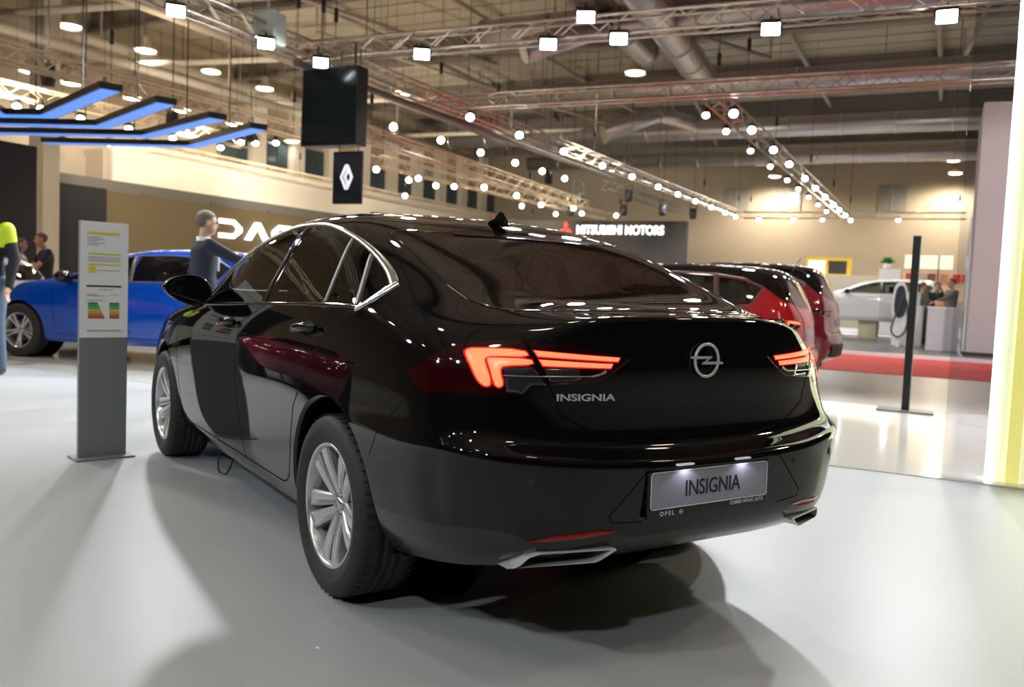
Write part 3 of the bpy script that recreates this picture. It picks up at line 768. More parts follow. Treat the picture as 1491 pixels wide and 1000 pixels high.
    b = B(); ribbon(b, skin, 'top', [(.115,-.35),(.105,0),(.115,.35)], .02, .004); obj('high_brake_lamp', b, M_GLOSSB, car)
    # cabin
    b = B(); box(b, (1.05, 0, .42), (2.9, 1.5, .06)); box(b, (-.45, 0, .92), (.75, 1.30, .03)); box(b, (2.15, 0, .88), (.45, 1.45, .22), bev=.05); obj('cabin_floor', b, M_SEAT, car)
    b = B()
    lf = [f for f in bm.faces if f[lay] == 0 and f.calc_center_median().z > 1.36 and f.normal.z > .75]
    vm = {}
    for f in lf: b.faces.new([vm.setdefault(v.index, None) or vm.__setitem__(v.index, b.verts.new(v.co-Vector((0, 0, .035)))) or vm[v.index] for v in f.verts])
    obj('roof_lining', b, M_LINER, car, True)
    for y in (-.38, .38): seat(car, 1.35, y)
    seat(car, .42, 0, True, 1.3)
    b = B(); tube(b, [(1.82, .38+.18*cos(a), .92+.18*sin(a)) for a in [2*pi*i/32 for i in range(32)]], .014, 8, closed=True); box(b, (1.84, .38, .92), (.04, .34, .05)); obj('steering_wheel', b, M_SEAT, car)
    b = B(); box(b, (1.93, 0, 1.29), (.02, .20, .06), bev=.008); obj('inner_mirror', b, M_SEAT, car)
    bm.free()
    # cable under the car
    return car
# ------------------------------------------------------------------ hall materials
M_FLOOR = mat('floor_light_grey', (.40, .415, .42), .40, spec=.3, noise=(.6, .05))
M_STAGE = mat('floor_gloss_white', (.74, .74, .70), .10, spec=.5)
M_GREYFL = mat('floor_mid_grey', (.36, .34, .31), .28)
M_RED = mat('carpet_red', (.50, .045, .04), .9, noise=(30, .12))
M_DKFL = mat('floor_dark', (.075, .075, .078), .35)
M_CEIL = mat('roof_sheet', (.46, .40, .31), .75, noise=(1.2, .10))
M_STEEL = mat('beam_painted', (.42, .37, .30), .55)
M_STEELD = mat('beam_dark', (.20, .175, .15), .5)
M_ALU = mat('truss_aluminium', (.62, .55, .47), .28, metal=.85)
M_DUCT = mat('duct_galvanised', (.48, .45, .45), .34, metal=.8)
M_GOLD = mat('truss_warm_light_tint', (.78, .64, .45), .45, metal=.3)  # aluminium truss with the warm lamp light put into its colour
M_CREAM = mat('wall_cream', (.76, .70, .60), .8)
M_BEIGE = mat('wall_beige', (.42, .35, .265), .8, noise=(.8, .06))
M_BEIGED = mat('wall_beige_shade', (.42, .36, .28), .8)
M_TAN = mat('panel_tan', (.115, .085, .040), .6, noise=(40, .15))
M_BLK = mat('panel_black', (.012, .012, .014), .35)
M_SIGN = mat('sign_charcoal', (.045, .040, .038), .6)
M_WHITE = mat('panel_white', (.78, .77, .78), .45)
M_LAV = mat('panel_pale', (.66, .58, .57), .6)
M_HOUS = mat('lamp_housing', (.02, .02, .02), .5)
M_SHADE = mat('pendant_shade', (.50, .42, .34), .45, metal=.3)
def lampm(n, c, e): return mat(n, c, .5, emit=c, es=e)
M_COOL = lampm('lens_cool', (.93, .97, 1.0), 38); M_WARM = lampm('lens_warm', (1.0, .86, .66), 26); M_DIM = lampm('lens_warm_far', (1.0, .80, .55), 16)
M_BLUE = lampm('led_blue', (.12, .30, .85), .72)

# ------------------------------------------------------------------ the hall itself
def make_shell():
    b = B(); hbox(b, -16, 50, -18, 26, -.12, 0); struct('floor', b, M_FLOOR)
    b = B(); hbox(b, 3.15, 7.28, -2.9, 16, 0, .006); struct('floor_stage', b, M_STAGE)
    b = B(); hbox(b, 7.28, 12.05, -4, 16, 0, .004); struct('floor_aisle', b, M_GREYFL)
    b = B(); hbox(b, 12.05, 16.8, -6, 9, 0, .012); struct('carpet_red', b, M_RED)
    b = B(); hbox(b, 16.9, 30, -6, 12, 0, .05); struct('floor_platform', b, M_DKFL)
    b = B(); hbox(b, 16.82, 16.92, -3, .4, 0, .09); struct('trim_1', b, M_WHITE)
    b = B()
    hbox(b, -16, 50, -18, 26, 9.9, 10.0)
    for k in range(0, 66, 1): hbox(b, -16+k, -16+k+.12, -18, 26, 9.86, 9.9)
    struct('ceiling', b, M_CEIL)
    b = B(); hbox(b, 46, 46.2, -18, 26, 0, 9.9); struct('wall_back', b, M_BEIGE)
    b = B(); hbox(b, -16, 46, 24.6, 24.8, 0, 9.9); struct('wall_left', b, M_BEIGE)
    b = B(); hbox(b, -16, 46, -18.2, -18, 0, 9.9); struct('wall_right', b, mat('wall_dark', (.05, .045, .04), .8))
    b = B(); hbox(b, -16.2, -16, -18, 26, 0, 9.9); struct('wall_front', b, M_BLK)
    # windows of the back wall
    n = 1
    for v0, v1 in ((8.5, 9.8), (5.7, 7.1), (.5, 1.85)):
        b = B(); hbox(b, 45.93, 46, v0, v1, 5.85, 7.15); o = struct('window_%d' % n, b, mat('shutter_grey', (.26, .25, .22), .6)); n += 1
        b = B(); hbox(b, 45.9, 45.96, (v0+v1)/2-.03, (v0+v1)/2+.03, 5.85, 7.15); obj('window_mullion', b, M_STEEL, o)
    b = B(); hbox(b, 45.9, 45.93, 5.8, 6.3, 6.1, 6.9); obj('window_pane', b, mat('pane_day', (.5, .52, .5), .2, emit=(.6, .6, .55), es=.5), o)
    # upper gallery: pillars, dark windows
    for i in range(10):
        u = 22.6+i*2.45
        b = B(); hbox(b, u, u+1.55, 24.45, 24.6, 5.75, 7.0); o = struct('window_%d' % n, b, mat('window_frame', (.25, .22, .18), .5)); n += 1
        for j in range(2):
            b = B(); hbox(b, u+.06+j*.75, u+.74+j*.75, 24.40, 24.45, 5.82, 6.93); obj('window_pane', b, mat('pane_blue_grey', (.05, .075, .09), .08), o)
        b = B(); hbox(b, u+1.62, u+2.38, 24.2, 24.6, 5.2, 9.0); struct('trim_%d' % (n+10), b, M_CREAM)
    b = B(); hbox(b, 16.2, 46, 22.6, 22.8, 4.02, 5.35); hbox(b, 16.0, 46, 22.8, 24.6, 4.02, 4.2); struct('wall_gallery', b, M_CREAM)
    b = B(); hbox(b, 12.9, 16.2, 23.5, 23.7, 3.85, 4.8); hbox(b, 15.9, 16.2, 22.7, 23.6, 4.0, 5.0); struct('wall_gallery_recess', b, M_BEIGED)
    b = B(); hbox(b, 12.9, 30.2, 22.25, 24.4, 3.62, 4.0)
    for i in range(5): hbox(b, 17+i*3, 17.3+i*3, 22.2, 22.3, 3.66, 3.74)
    struct('trim_2', b, mat('soffit_grey', (.13, .125, .11), .6))
    b = B(); hbox(b, 30.2, 46, 22.2, 24.4, 2.2, 4.35); struct('wall_shopfront', b, mat('shopfront_dark', (.035, .030, .028), .5))
    b = B(); hbox(b, 12.5, 13.0, 20.8, 21.4, 0, 9.8); struct('trim_3', b, M_STEEL)
def make_roof_steel():
    # deep cross beams with lattice, and lighter purlins along the hall
    for i, u in enumerate((3.5, 10.2, 16.9, 23.6, 30.3, 37.0, 43.6)):
        b = B(); hbox(b, u-.16, u+.16, -18, 26, 9.0, 9.12); hbox(b, u-.16, u+.16, -18, 26, 9.72, 9.86); hbox(b, u-.02, u+.02, -18, 26, 9.1, 9.75)
        for k in range(22): hbox(b, u-.15, u+.15, -18+k*2, -17.92+k*2, 9.1, 9.75)
        o = struct('trim_%d' % (30+i), b, M_STEELD)
    for i, v in enumerate((-14, -9.5, -5.2, -.9, 3.4, 7.7, 12, 16.3, 20.6)):
        b = B(); tube(b, [H(-16, v, 9.55), H(46, v, 9.55)], .09, 8); struct('trim_%d' % (40+i), b, M_STEEL)
    for i, (u0, v0, z0, u1, v1, z1, r) in enumerate(((6, 19.5, 6.9, 30, 19.5, 7.1, .13), (5, 15.2, 7.2, 30, 15.6, 7.3, .12), (9, 22.5, 8.2, 40, 22.5, 8.2, .16), (10, 24.2, 7.4, 16, 8, 8.6, .10), (15, 24.2, 7.4, 22, 8, 8.6, .10), (21, 24.2, 7.4, 28, 8, 8.6, .10), (28, 24.2, 7.4, 35, 8, 8.6, .10))):
        b = B(); tube(b, [H(u0, v0, z0), H(u1, v1, z1)], r, 10)
        for t in (.1, .5, .9): p = H(u0+(u1-u0)*t, v0+(v1-v0)*t, z0+(z1-z0)*t); tube(b, [p, Vector((p.x, p.y, 9.9))], .03, 5)
        struct('trim_%d' % (70+i), b, M_STEEL)
    # raking tie rods
    for i, (u0, v0, u1, v1) in enumerate(((8, -3.2, 28, -1.6), (12, 10, 26, 4), (5, 17, 24, 13), (18, 16, 40, 12), (20, 6, 42, 9.5))):
        b = B(); tube(b, [H(u0, v0, 8.6), H(u1, v1, 8.9)], .07, 8); 
        for t in (0, .5, 1): p = H(u0+(u1-u0)*t, v0+(v1-v0)*t, 8.6+.3*t); tube(b, [p, p+Vector((0, 0, 9.9-p.z))], .03, 6)
        struct('trim_%d' % (60+i), b, M_STEEL)
def duct(label, pts, r, group=None):
    t = thing('air_duct', label, 'duct', (0, 0, 0), 0, group)
    b = B(); P = [H(*p) for p in pts]; tube(b, P, r, 20); obj('duct_pipe', b, M_DUCT, t)
    for i in range(len(P)-1):
        L = (P[i+1]-P[i]).length; n = max(1, int(L/1.9)); d = (P[i+1]-P[i]).normalized()
        for k in range(n+1):
            b = B(); c = P[i].lerp(P[i+1], k/n); tube(b, [c-d*.03, c+d*.03], r*1.05, 20)
            obj('duct_collar', b, mat('duct_seam', (.62, .58, .55), .3, metal=.8), t)
    for i in range(len(P)-1):
        n = max(1, int((P[i+1]-P[i]).length/5))
        for k in range(n):
            b = B(); c = P[i].lerp(P[i+1], (k+.5)/n); tube(b, [c, Vector((c.x, c.y, 9.9))], .014, 5); obj('hanger_rod', b, M_STEELD, t)
    return t
def make_ducts():
    duct('long silver duct crossing the hall behind the nearest lamp truss', [(17.6, -17, 7.9), (17.6, 10, 7.9)], .36)
    duct('long silver duct crossing the hall, second from the camera', [(25.2, -17, 8.0), (25.2, 13, 8.0)], .34)
    duct('long silver duct crossing the hall, third from the camera', [(33.0, -17, 8.0), (33.0, 20, 8.0)], .40)
    duct('farthest silver duct crossing the hall by the back wall', [(41.5, -17, 8.1), (41.5, 20, 8.1)], .36)
    duct('wide duct running down the hall above the rear window', [(9.5, 4.3, 7.6), (23.5, 5.6, 7.9)], .42)
    duct('wide duct with a bend over the hanging screen', [(9.0, 9.8, 7.0), (12.6, 7.6, 7.5), (13.4, 6.6, 8.2), (22, 6.9, 8.3)], .38)
    duct('short sloping branch duct left of the long duct', [(16.0, 8.0, 6.9), (17.2, 6.4, 7.7)], .30)
    duct('short sloping branch duct in the middle of the roof', [(27, 10.0, 6.9), (28.4, 8.4, 7.8), (31, 7.9, 7.9)], .30)
def truss(label, a, b_, w=.29, step=.36, group=None, mat_=None, hang=True, name='lighting_truss'):
    t = thing(name, label, 'truss', (0, 0, 0), 0, group)
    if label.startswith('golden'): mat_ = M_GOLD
    A, Bv = H(*a), H(*b_); d = (Bv-A); L = d.length; d.normalize(); s = d.cross(Vector((0, 0, 1))).normalized(); up = s.cross(d).normalized()
    b = B(); C = [s*x*w/2+up*z*w/2 for x, z in ((-1, -1), (1, -1), (1, 1), (-1, 1))]
    for c in C: tube(b, [A+c, Bv+c], .026, 6)
    obj('truss_chord', b, mat_ or M_ALU, t)
    b = B(); n = max(2, int(L/step))
    for f in range(4):
        c0, c1 = C[f], C[(f+1) % 4]
        for k in range(n):
            p, q = A+d*L*k/n, A+d*L*(k+1)/n
            tube(b, [p+(c0 if k % 2 else c1), q+(c1 if k % 2 else c0)], .010, 4, caps=False)
    obj('truss_lacing', b, mat_ or M_ALU, t)
    if hang:
        m = max(2, int(L/6))
        for k in range(m+1):
            b = B(); p = A+d*(.3+(L-.6)*k/m); tube(b, [p, Vector((p.x, p.y, 9.9))], [.006, .006], 5)
            q = p+Vector((0, 0, .8)); lathe(b, [(.0, -.14), (.04, -.12), (.04, .12), (0, .14)], 8, Matrix.Translation(q)); obj('suspension_chain', b, M_HOUS, t)
    return t
def aim(o, d): o.rotation_mode = 'QUATERNION'; o.rotation_quaternion = Vector(d).to_track_quat('-Z', 'Y'); return o
def proto_flood(lens, w=.27, h=.20):
    t = thing('floodlight', 'bright floodlight', 'floodlight')
    b = B(); box(b, (0, 0, .05), (w, h, .10), bev=.02); 
    for k in range(6): box(b, (-w*.4+k*w*.16, 0, .11), (.008, h*.9, .04))
    obj('lamp_housing', b, M_HOUS, t)
    b = B(); box(b, (0, 0, -.004), (w*.88, h*.86, .012)); obj('lamp_lens', b, lens, t)
    b = B(); tube(b, [(-w*.54, 0, .03), (-w*.54, 0, .24), (w*.54, 0, .24), (w*.54, 0, .03)], .012, 6); tube(b, [(0, 0, .24), (0, 0, .33)], .02, 6); obj('lamp_yoke', b, M_HOUS, t)
    return t
def proto_spot(lens, r=.10, name='stage_spotlight'):
    t = thing(name, 'spotlight', 'spotlight')
    b = B(); lathe(b, [(0, .26), (r*.7, .25), (r*.85, .12), (r, .0), (r*.9, -.01), (r*.88, .03)], 14); obj('lamp_housing', b, M_HOUS, t)
    b = B(); lathe(b, [(0, -.03), (r*.5, -.022), (r*.88, .0)], 14); obj('lamp_lens', b, lens, t)
    b = B(); tube(b, [(-r*1.15, 0, .08), (-r*1.15, 0, .32), (r*1.15, 0, .32), (r*1.15, 0, .08)], .010, 5); obj('lamp_yoke', b, M_HOUS, t)
    return t
def proto_pendant(lens, r=.30):
    t = thing('pendant_lamp', 'pendant lamp', 'pendant lamp')
    b = B(); lathe(b, [(.05, .42), (.12, .40), (.13, .22), (r*.6, .12), (r*.95, -.04), (r, -.08), (r*.96, -.08), (r*.55, .10)], 20); obj('lamp_shade', b, M_SHADE, t)
    b = B(); lathe(b, [(0, -.05), (r*.6, -.06), (r*.93, -.02)], 20); obj('lamp_lens', b, lens, t)
    b = B(); tube(b, [(0, 0, .4), (0, 0, 3.4)], .012, 5); obj('suspension_cable', b, M_HOUS, t)
    return t
ORD = ['nearest', 'second', 'third', 'fourth', 'fifth', 'sixth', 'seventh', 'eighth', 'ninth', 'tenth', 'eleventh', 'twelfth']
def place(proto, used, loc, d, label, group):
    if not used: o = proto; used.append(1); o.location = loc; o['label'] = label; o['group'] = group
    else: o = copy_tree(proto, None, loc, None, label, group)
    if d is not None: aim(o, d)
    return o
def lightobj(kind, loc, energy, col, d=None, size=.12, spot=2.2, parent=None, blend=.6):
    l = bpy.data.lights.new('lamp_light', kind); l.energy = energy; l.color = col
    if kind == 'SPOT': l.spot_size = spot; l.spot_blend = blend
    l.shadow_soft_size = size
    o = bpy.data.objects.new('lamp_light', l); COL.objects.link(o); o.location = loc
    if d is not None: o.rotation_mode = 'QUATERNION'; o.rotation_quaternion = Vector(d).to_track_quat('-Z', 'Y')
    return o
COOLC = (.93, .97, 1.0); WARMC = (1.0, .87, .69)
def make_trusses():
    Z = 5.18
    truss('nearest silver lamp truss crossing above the black car', (9.15, 8.9, Z), (9.65, -2.6, Z))
    truss('silver truss at upper left joining the nearest cross truss', (-6, 8.95, Z), (9.1, 8.85, Z))
    truss('silver truss crossing the hall above the far red cars', (14.0, 9.4, Z+.1), (14.4, -5.0, Z+.1))
    truss('long truss leading to the back wall from the screen, white lamps along it', (9.4, 8.75, Z), (40.5, 7.8, Z), step=.45)
    truss('long truss with twin rows of white lamps at right of the hall', (14.4, 2.9, Z), (42, 2.8, Z), step=.45)
    truss('cross truss with spaced lamps in front of the back wall', (40.6, 7.6, Z), (40.9, -2.2, Z), step=.5)
    truss('golden lit truss on the left below the high bay lamps', (2.5, 12.35, 4.62), (13.3, 12.5, 4.62))
    truss('golden truss behind the blue lit bars', (6.5, 16.6, 4.9), (15.5, 16.4, 4.9), step=.4)
    truss('golden truss carrying armed lamps right of the logo sign', (12.0, 9.75, 4.3), (27, 10.6, 4.3), step=.42)
    truss('golden truss along the pale gallery front', (17, 21.8, 5.2), (44, 20.6, 4.9), step=.5)
    truss('dark truss sloping above the three diamond lettering wall', (26, 9.5, 4.9), (31.5, 8.4, 4.6), step=.4, mat_=M_STEELD)
    truss('golden truss in the middle distance hung with warm lamps', (16.5, 12.6, 4.45), (34, 11.6, 4.35), step=.45)
    # upper left parallel beam of the long truss
    b = B(); A0, B0 = H(9.0, 9.05, 4.98), H(25, 8.75, 4.98); tube(b, [A0, B0], .07, 8)
    for k in range(4): p = A0.lerp(B0, (k+.5)/4); tube(b, [p, Vector((p.x, p.y, 9.9))], .012, 5)
    o = obj('cable_tray', b, M_STEELD); tag(o, 'dark pipe running beside the long lamp truss', 'pipe')
    toCam = lambda u, v, z, k=.5: (H(-3.35, -1.53, 1.17)-H(u, v, z)).normalized()*k+Vector((0, 0, -1))*(1-k)
    fl = proto_flood(M_COOL); used = []
    F = [(9.1, 8.4), (9.15, 6.37), (9.25, 4.15), (9.3, 3.03), (9.5, .87), (9.65, -1.33)]
    names = ['leftmost white floodlight on the nearest cross truss', 'second floodlight from left on the nearest cross truss', 'third floodlight from left on the nearest cross truss', 'floodlight right of centre on the nearest cross truss, just left of the middle', 'second floodlight from right on the nearest cross truss', 'rightmost floodlight on the nearest cross truss']
    for (u, v), nm in zip(F, names):
        place(fl, used, H(u-.22, v, 4.90), toCam(u, v, 5, .60), nm, 'floodlights on the nearest trusses')
        lightobj('SPOT', H(u-.3, v, 4.82), 820, COOLC, H(-1.2, v*.35, 0)-H(u, v, 5), .14, 2.1)
    place(fl, used, H(8.42, 3.3, 5.05), toCam(8.4, 3.3, 5, .55), 'floodlight hanging by itself above the third one of the cross truss', 'floodlights on the nearest trusses')
    for u, v, nm in ((5.9, 8.84, 'left floodlight at the top of the left truss'), (7.67, 8.76, 'right floodlight on the left truss beside the white box')):
        place(fl, used, H(u, v-.22, 4.92), toCam(u, v, 5, .60), nm, 'floodlights on the nearest trusses')
        lightobj('SPOT', H(u, v-.3, 4.82), 620, COOLC, H(-.5, 2.5, 0)-H(u, v, 5), .14, 1.9)
    # unseen truss and floods added over and behind the viewer as fill
    truss('added unseen silver lamp truss above and behind the camera', (-6, 8.9, Z), (-6, -4, Z))
    for u, v, e in ((-5.9, 6.5, 330), (-5.9, 2.5, 270), (-5.9, -1.5, 270), (1.5, 8.8, 420), (-2.0, 8.8, 300)):
        place(fl, used, H(u, v, 4.92), (H(1.5, 1.5, 0)-H(u, v, 5)).normalized(), 'added fill floodlight over the near stand, outside the picture', 'added fill floodlights over the near stand')
        lightobj('SPOT', H(u, v, 4.8), e, COOLC, H(.5, 2.8, 0)-H(u, v, 5), .14, 2.0)
    # rows of small lamps
    sp = proto_spot(M_COOL, .10); us = []
    A = [(14.05, 8.5), (16.4, 8.4), (19.0, 8.3), (21.77, 8.2), (24.3, 8.1), (27.08, 8.05), (29.45, 8.0), (31.9, 7.95), (34.4, 7.9), (36.9, 7.85), (38.9, 7.8)]
    for i, (u, v) in enumerate(A):
        place(sp, us, H(u, v-.18, 4.95), toCam(u, v, 5, .7), 'small white spotlight on the long centre truss, %s from the camera' % ORD[i], 'spotlights along the long centre truss')
        if i % 2 == 0: lightobj('SPOT', H(u, v-.2, 4.85), 500, COOLC, (0, 0, -1), .12, 2.6)
    B1 = [15.23, 17.16, 20.01, 22.59, 25.73, 28.27, 31.03, 33.74, 35.98, 38.49, 41.0]
    for i, u in enumerate(B1):
        place(sp, us, H(u, 2.66, 4.98), toCam(u, 2.5, 5, .7), 'white spotlight in the right row of the twin lamp truss, %s from the camera' % ORD[i], 'right row of the twin lamp truss')
        if i % 2 == 0: lightobj('SPOT', H(u, 2.5, 4.85), 450, COOLC, (0, 0, -1), .12, 2.6)
    sp2 = proto_spot(M_WARM, .085); us2 = []
    for i, u in enumerate([15.22, 17.13, 20.0, 22.89, 25.98, 28.4, 30.98, 33.71, 36.5]):
        place(sp2, us2, H(u, 3.24, 4.97), toCam(u, 3.2, 5, .6), 'small spotlight in the left row of the twin lamp truss, %s from the camera' % ORD[i], 'left row of the twin lamp truss')
    for u, v, w in ((40.6, 6.87, 'leftmost'), (40.66, 5.22, 'second from left'), (40.7, 3.9, 'third from left'), (40.8, .58, 'rightmost')):
        place(sp, us, H(u, v, 4.98), toCam(u, v, 5, .7), 'small white spotlight on the far cross truss, %s' % w, 'spotlights before the back wall')
    sw = proto_spot(M_WARM, .095, 'armed_spotlight'); usw = []
    b = B(); tube(b, [(0, 0, .1), (.0, -.45, -.05+.1)], .014, 5); 
    # arms fix each lamp to its truss
    def arm(o, to):
        b = B(); tube(b, [o.location+Vector((0, 0, .1)), Vector(to)], .016, 5); a = obj('lamp_arm', b, M_ALU)
        a.parent = o; bpy.context.view_layer.update(); a.matrix_parent_inverse = o.matrix_world.inverted() if False else Matrix.Identity(4)
        return a
    b.free()
    R1 = [(13.0, 9.67), (14.76, 9.5), (16.67, 9.45), (18.5, 9.35), (20.2, 9.3), (21.9, 9.3)]
    for i, (u, v) in enumerate(R1): place(sw, usw, H(u, v, 4.6), toCam(u, v, 4.6, .8), 'warm round lamp above the golden truss right of the hanging screen, %s from the screen' % ORD[i], 'armed lamps above the golden truss')
    R2 = [(19.8, 11.0), (22.0, 11.0), (25.3, 12.4), (24.9, 11.45), (28.4, 12.4), (26.1, 10.7), (28.15, 11.2), (29.0, 10.1)]
    for i, (u, v) in enumerate(R2): place(sw, usw, H(u, v, 4.1), toCam(u, v, 4.2, .8), 'warm bright lamp above the roof aerial cluster, %s from the left' % ORD[i].replace('nearest', 'first'), 'warm lamps in the middle distance')
    R3 = [(22.2, 15.4), (16.1, 12.3), (18.3, 12.7), (17.95, 12.15), (19.65, 12.6), (19.9, 12.1)]
    R3.sort(key=lambda p: -p[1]/(p[0]+8))
    for i, (u, v) in enumerate(R3): place(sw, usw, H(u, v, 4.15), toCam(u, v, 4.2, .75), 'warm lamp near the gallery right of the diamond sign, %s from the left' % ORD[i].replace('nearest', 'first'), 'warm lamps by the gallery')
    R4 = [(8.9, 16.6), (9.25, 16.3), (10.3, 16.4), (11.6, 16.4), (12.95, 16.4), (14.5, 16.3), (12.5, 20.0), (13.3, 19.2), (13.6, 18.1), (13.9, 15.0), (14.1, 14.7), (14.2, 14.1)]
    R4.sort(key=lambda p: -(p[1]+1.5)/(p[0]+3.35))
    for i, (u, v) in enumerate(R4): place(sw, usw, H(u, v, 4.6), toCam(u, v, 4.6, .5), 'warm lamp under the truss behind the blue bars, %s from the left' % ORD[i].replace('nearest', 'first'), 'warm lamps behind the blue bars')
    # a rig of thin pipes that carries the loose warm lamps
    b = B()
    for L, z in ((R2, 4.1), (R3, 4.15), (R4, 4.6), (R1, 4.6)):
        for u, v in L: tube(b, [H(u, v, z+.3), H(u, v, 9.9)], .004, 4)
    o = obj('drop_pipe', b, M_HOUS); tag(o, 'thin dark drop pipes holding the warm lamps', 'pipe', kind='stuff')
    for u, v, z, e, tgt in ((13, 15.5, 4.6, 1500, (22, 22.6, 4.6)), (20, 15.5, 4.6, 1500, (30, 22.6, 4.6)), (27, 14, 4.4, 1200, (38, 22.6, 4.6)), (8, 16, 4.6, 800, (15, 22, 4)), (25, 11, 4.3, 700, (32, 11, 4.0))):
        lightobj('SPOT', H(u, v, z), e, WARMC, H(*tgt)-H(u, v, z), .15, 1.9)
    for u, v in ((7, 15), (11.5, 14.8), (15.5, 11.5), (21, 14)): lightobj('POINT', H(u, v, 5.9), 110, (1, .82, .58), None, .15)  # warm points without fixtures, added to brighten the golden trusses
    lightobj('SPOT', H(12, -4.5, 5), 1100, (1, .93, .9), H(19, -3, 2.5)-H(12, -4.5, 5), .2, 1.6)  # extra spot without a fixture, added to lift the pale booth wall
    for u, v in ((11, 14), (18, 11.5), (26, 11)): lightobj('SPOT', H(u, v, 4.0), 420, WARMC, (0, 0, -1), .15, 2.7)
    # high bay pendants
    pp = proto_pendant(M_WARM, .34); up = []
    for (u, v, z), nm, g in [((13.5, 21.1, 8), 'high bay lamp in the left row, nearest', 0), ((16.1, 21.1, 8), 'high bay lamp in the left row, second', 0), ((18.8, 21.1, 8), 'high bay lamp in the left row, third', 0), ((21.4, 21.1, 8), 'high bay lamp in the left row, farthest', 0)]:
        place(pp, up, H(u, v, z), None, nm, 'high bay lamps on the left'); lightobj('SPOT', H(u, v, z-.2), 350, WARMC, (0, 0, -1), .25, 2.8)
    for i, (u, v, z) in enumerate([(13.85, 23.3, 7), (15.35, 23.5, 7), (17.6, 23.4, 7), (19.7, 23.4, 7), (22.3, 23.4, 7), (26.2, 23.9, 7)]):
        place(pp, up, H(u, v, z), None, 'high bay lamp of the lower row along the gallery, %s from the left' % ORD[i].replace('nearest', 'first'), 'lower high bay lamps on the left')
    for (u, v, z), nm in [((23.45, 16.5, 8), 'bell shaped high bay lamp right of the hanging screen'), ((25.35, 7.74, 8), 'bell shaped high bay lamp near the middle of the roof'), ((23.0, 7.54, 8.0), 'unlit looking bell lamp just above the middle one'), ((26.37, -1.5, 8), 'large bell shaped lamp at upper right'), ((34.5, -1.5, 8.0), 'second bell lamp behind the upper right one'), ((43.0, -1.52, 8), 'small bell lamp low at right, nearer'), ((44.5, -1.65, 7.6), 'small yellow lit lamp against the back wall at right'), ((42.65, 7.34, 8), 'small bell lamp above the twin truss end'), ((44.5, 6.9, 7.6), 'small lamp above the shuttered window')]:
        place(pp, up, H(u, v, z), None, nm, 'high bay lamps across the roof'); lightobj('SPOT', H(u, v, z-.2), 800, WARMC, (0, 0, -1), .25, 2.9)
    for u, v in ((-9, 2), (-9, 6.5), (-9, 11), (-4, .5), (-4, 4.5), (-4, 12.5), (0, -3), (0, 1), (0, 5.5), (0, 14), (4.5, -5.5), (4.5, 2), (4.5, 6)):  # unseen lamps added overhead to give the black paint more highlights
        place(pp, up, H(u, v, 8.2), None, 'high bay lamp added unseen over the near stand for paint highlights', 'high bay lamps out of view')
    for u, v in ((2, 14), (7, -8), (14, -8), (24, -9), (36, 15)):
        place(pp, up, H(u, v, 8), None, 'high bay lamp outside the picture', 'high bay lamps out of view'); lightobj('SPOT', H(u, v, 7.8), 650, WARMC, (0, 0, -1), .25, 2.9)
    # dark stage heads near the lettering wall
    hd = thing('unlit_stage_lamp', 'dark unlit stage lamp hanging above the lettering wall', 'stage lamp', (0, 0, 0), 0, 'dark stage lamps by the lettering wall')
    b = B(); lathe(b, [(0, .28), (.13, .26), (.15, .0), (.11, -.16), (0, -.16)], 12); obj('lamp_housing', b, M_HOUS, hd); b = B(); tube(b, [(-.17, 0, .05), (-.17, 0, .42), (.17, 0, .42), (.17, 0, .05)], .02, 5); tube(b, [(0, 0, .42), (0, 0, 5.4)], .012, 4); obj('lamp_yoke', b, M_HOUS, hd)
    u0 = []
    for i, (u, v, z) in enumerate(((26.5, 10.6, 4.5), (28.5, 11.8, 4.2), (29, 9.8, 4.25), (29.5, 8.4, 4.3), (27.2, 9.0, 4.6), (31, 7.6, 4.3), (22, 9.9, 4.6), (8.2, 14.6, 4.9), (11.3, 14.6, 4.6), (13.6, 14.4, 4.7))):
        nm = 'dark unlit stage lamp hanging %s' % (['over the left end of the lettering wall', 'left of the lettering wall over the dark band', 'above the red three diamond emblem', 'above the middle of the white lettering', 'high between the long truss and the lettering wall', 'above the right end of the white lettering', 'from the golden truss near the roof aerial', 'behind the second blue bar', 'behind the third blue bar', 'above the rightmost blue bar'][i])
        if not u0: hd.location = H(u, v, z); hd['label'] = nm; u0.append(1)
        else: copy_tree(hd, None, H(u, v, z), None, nm)
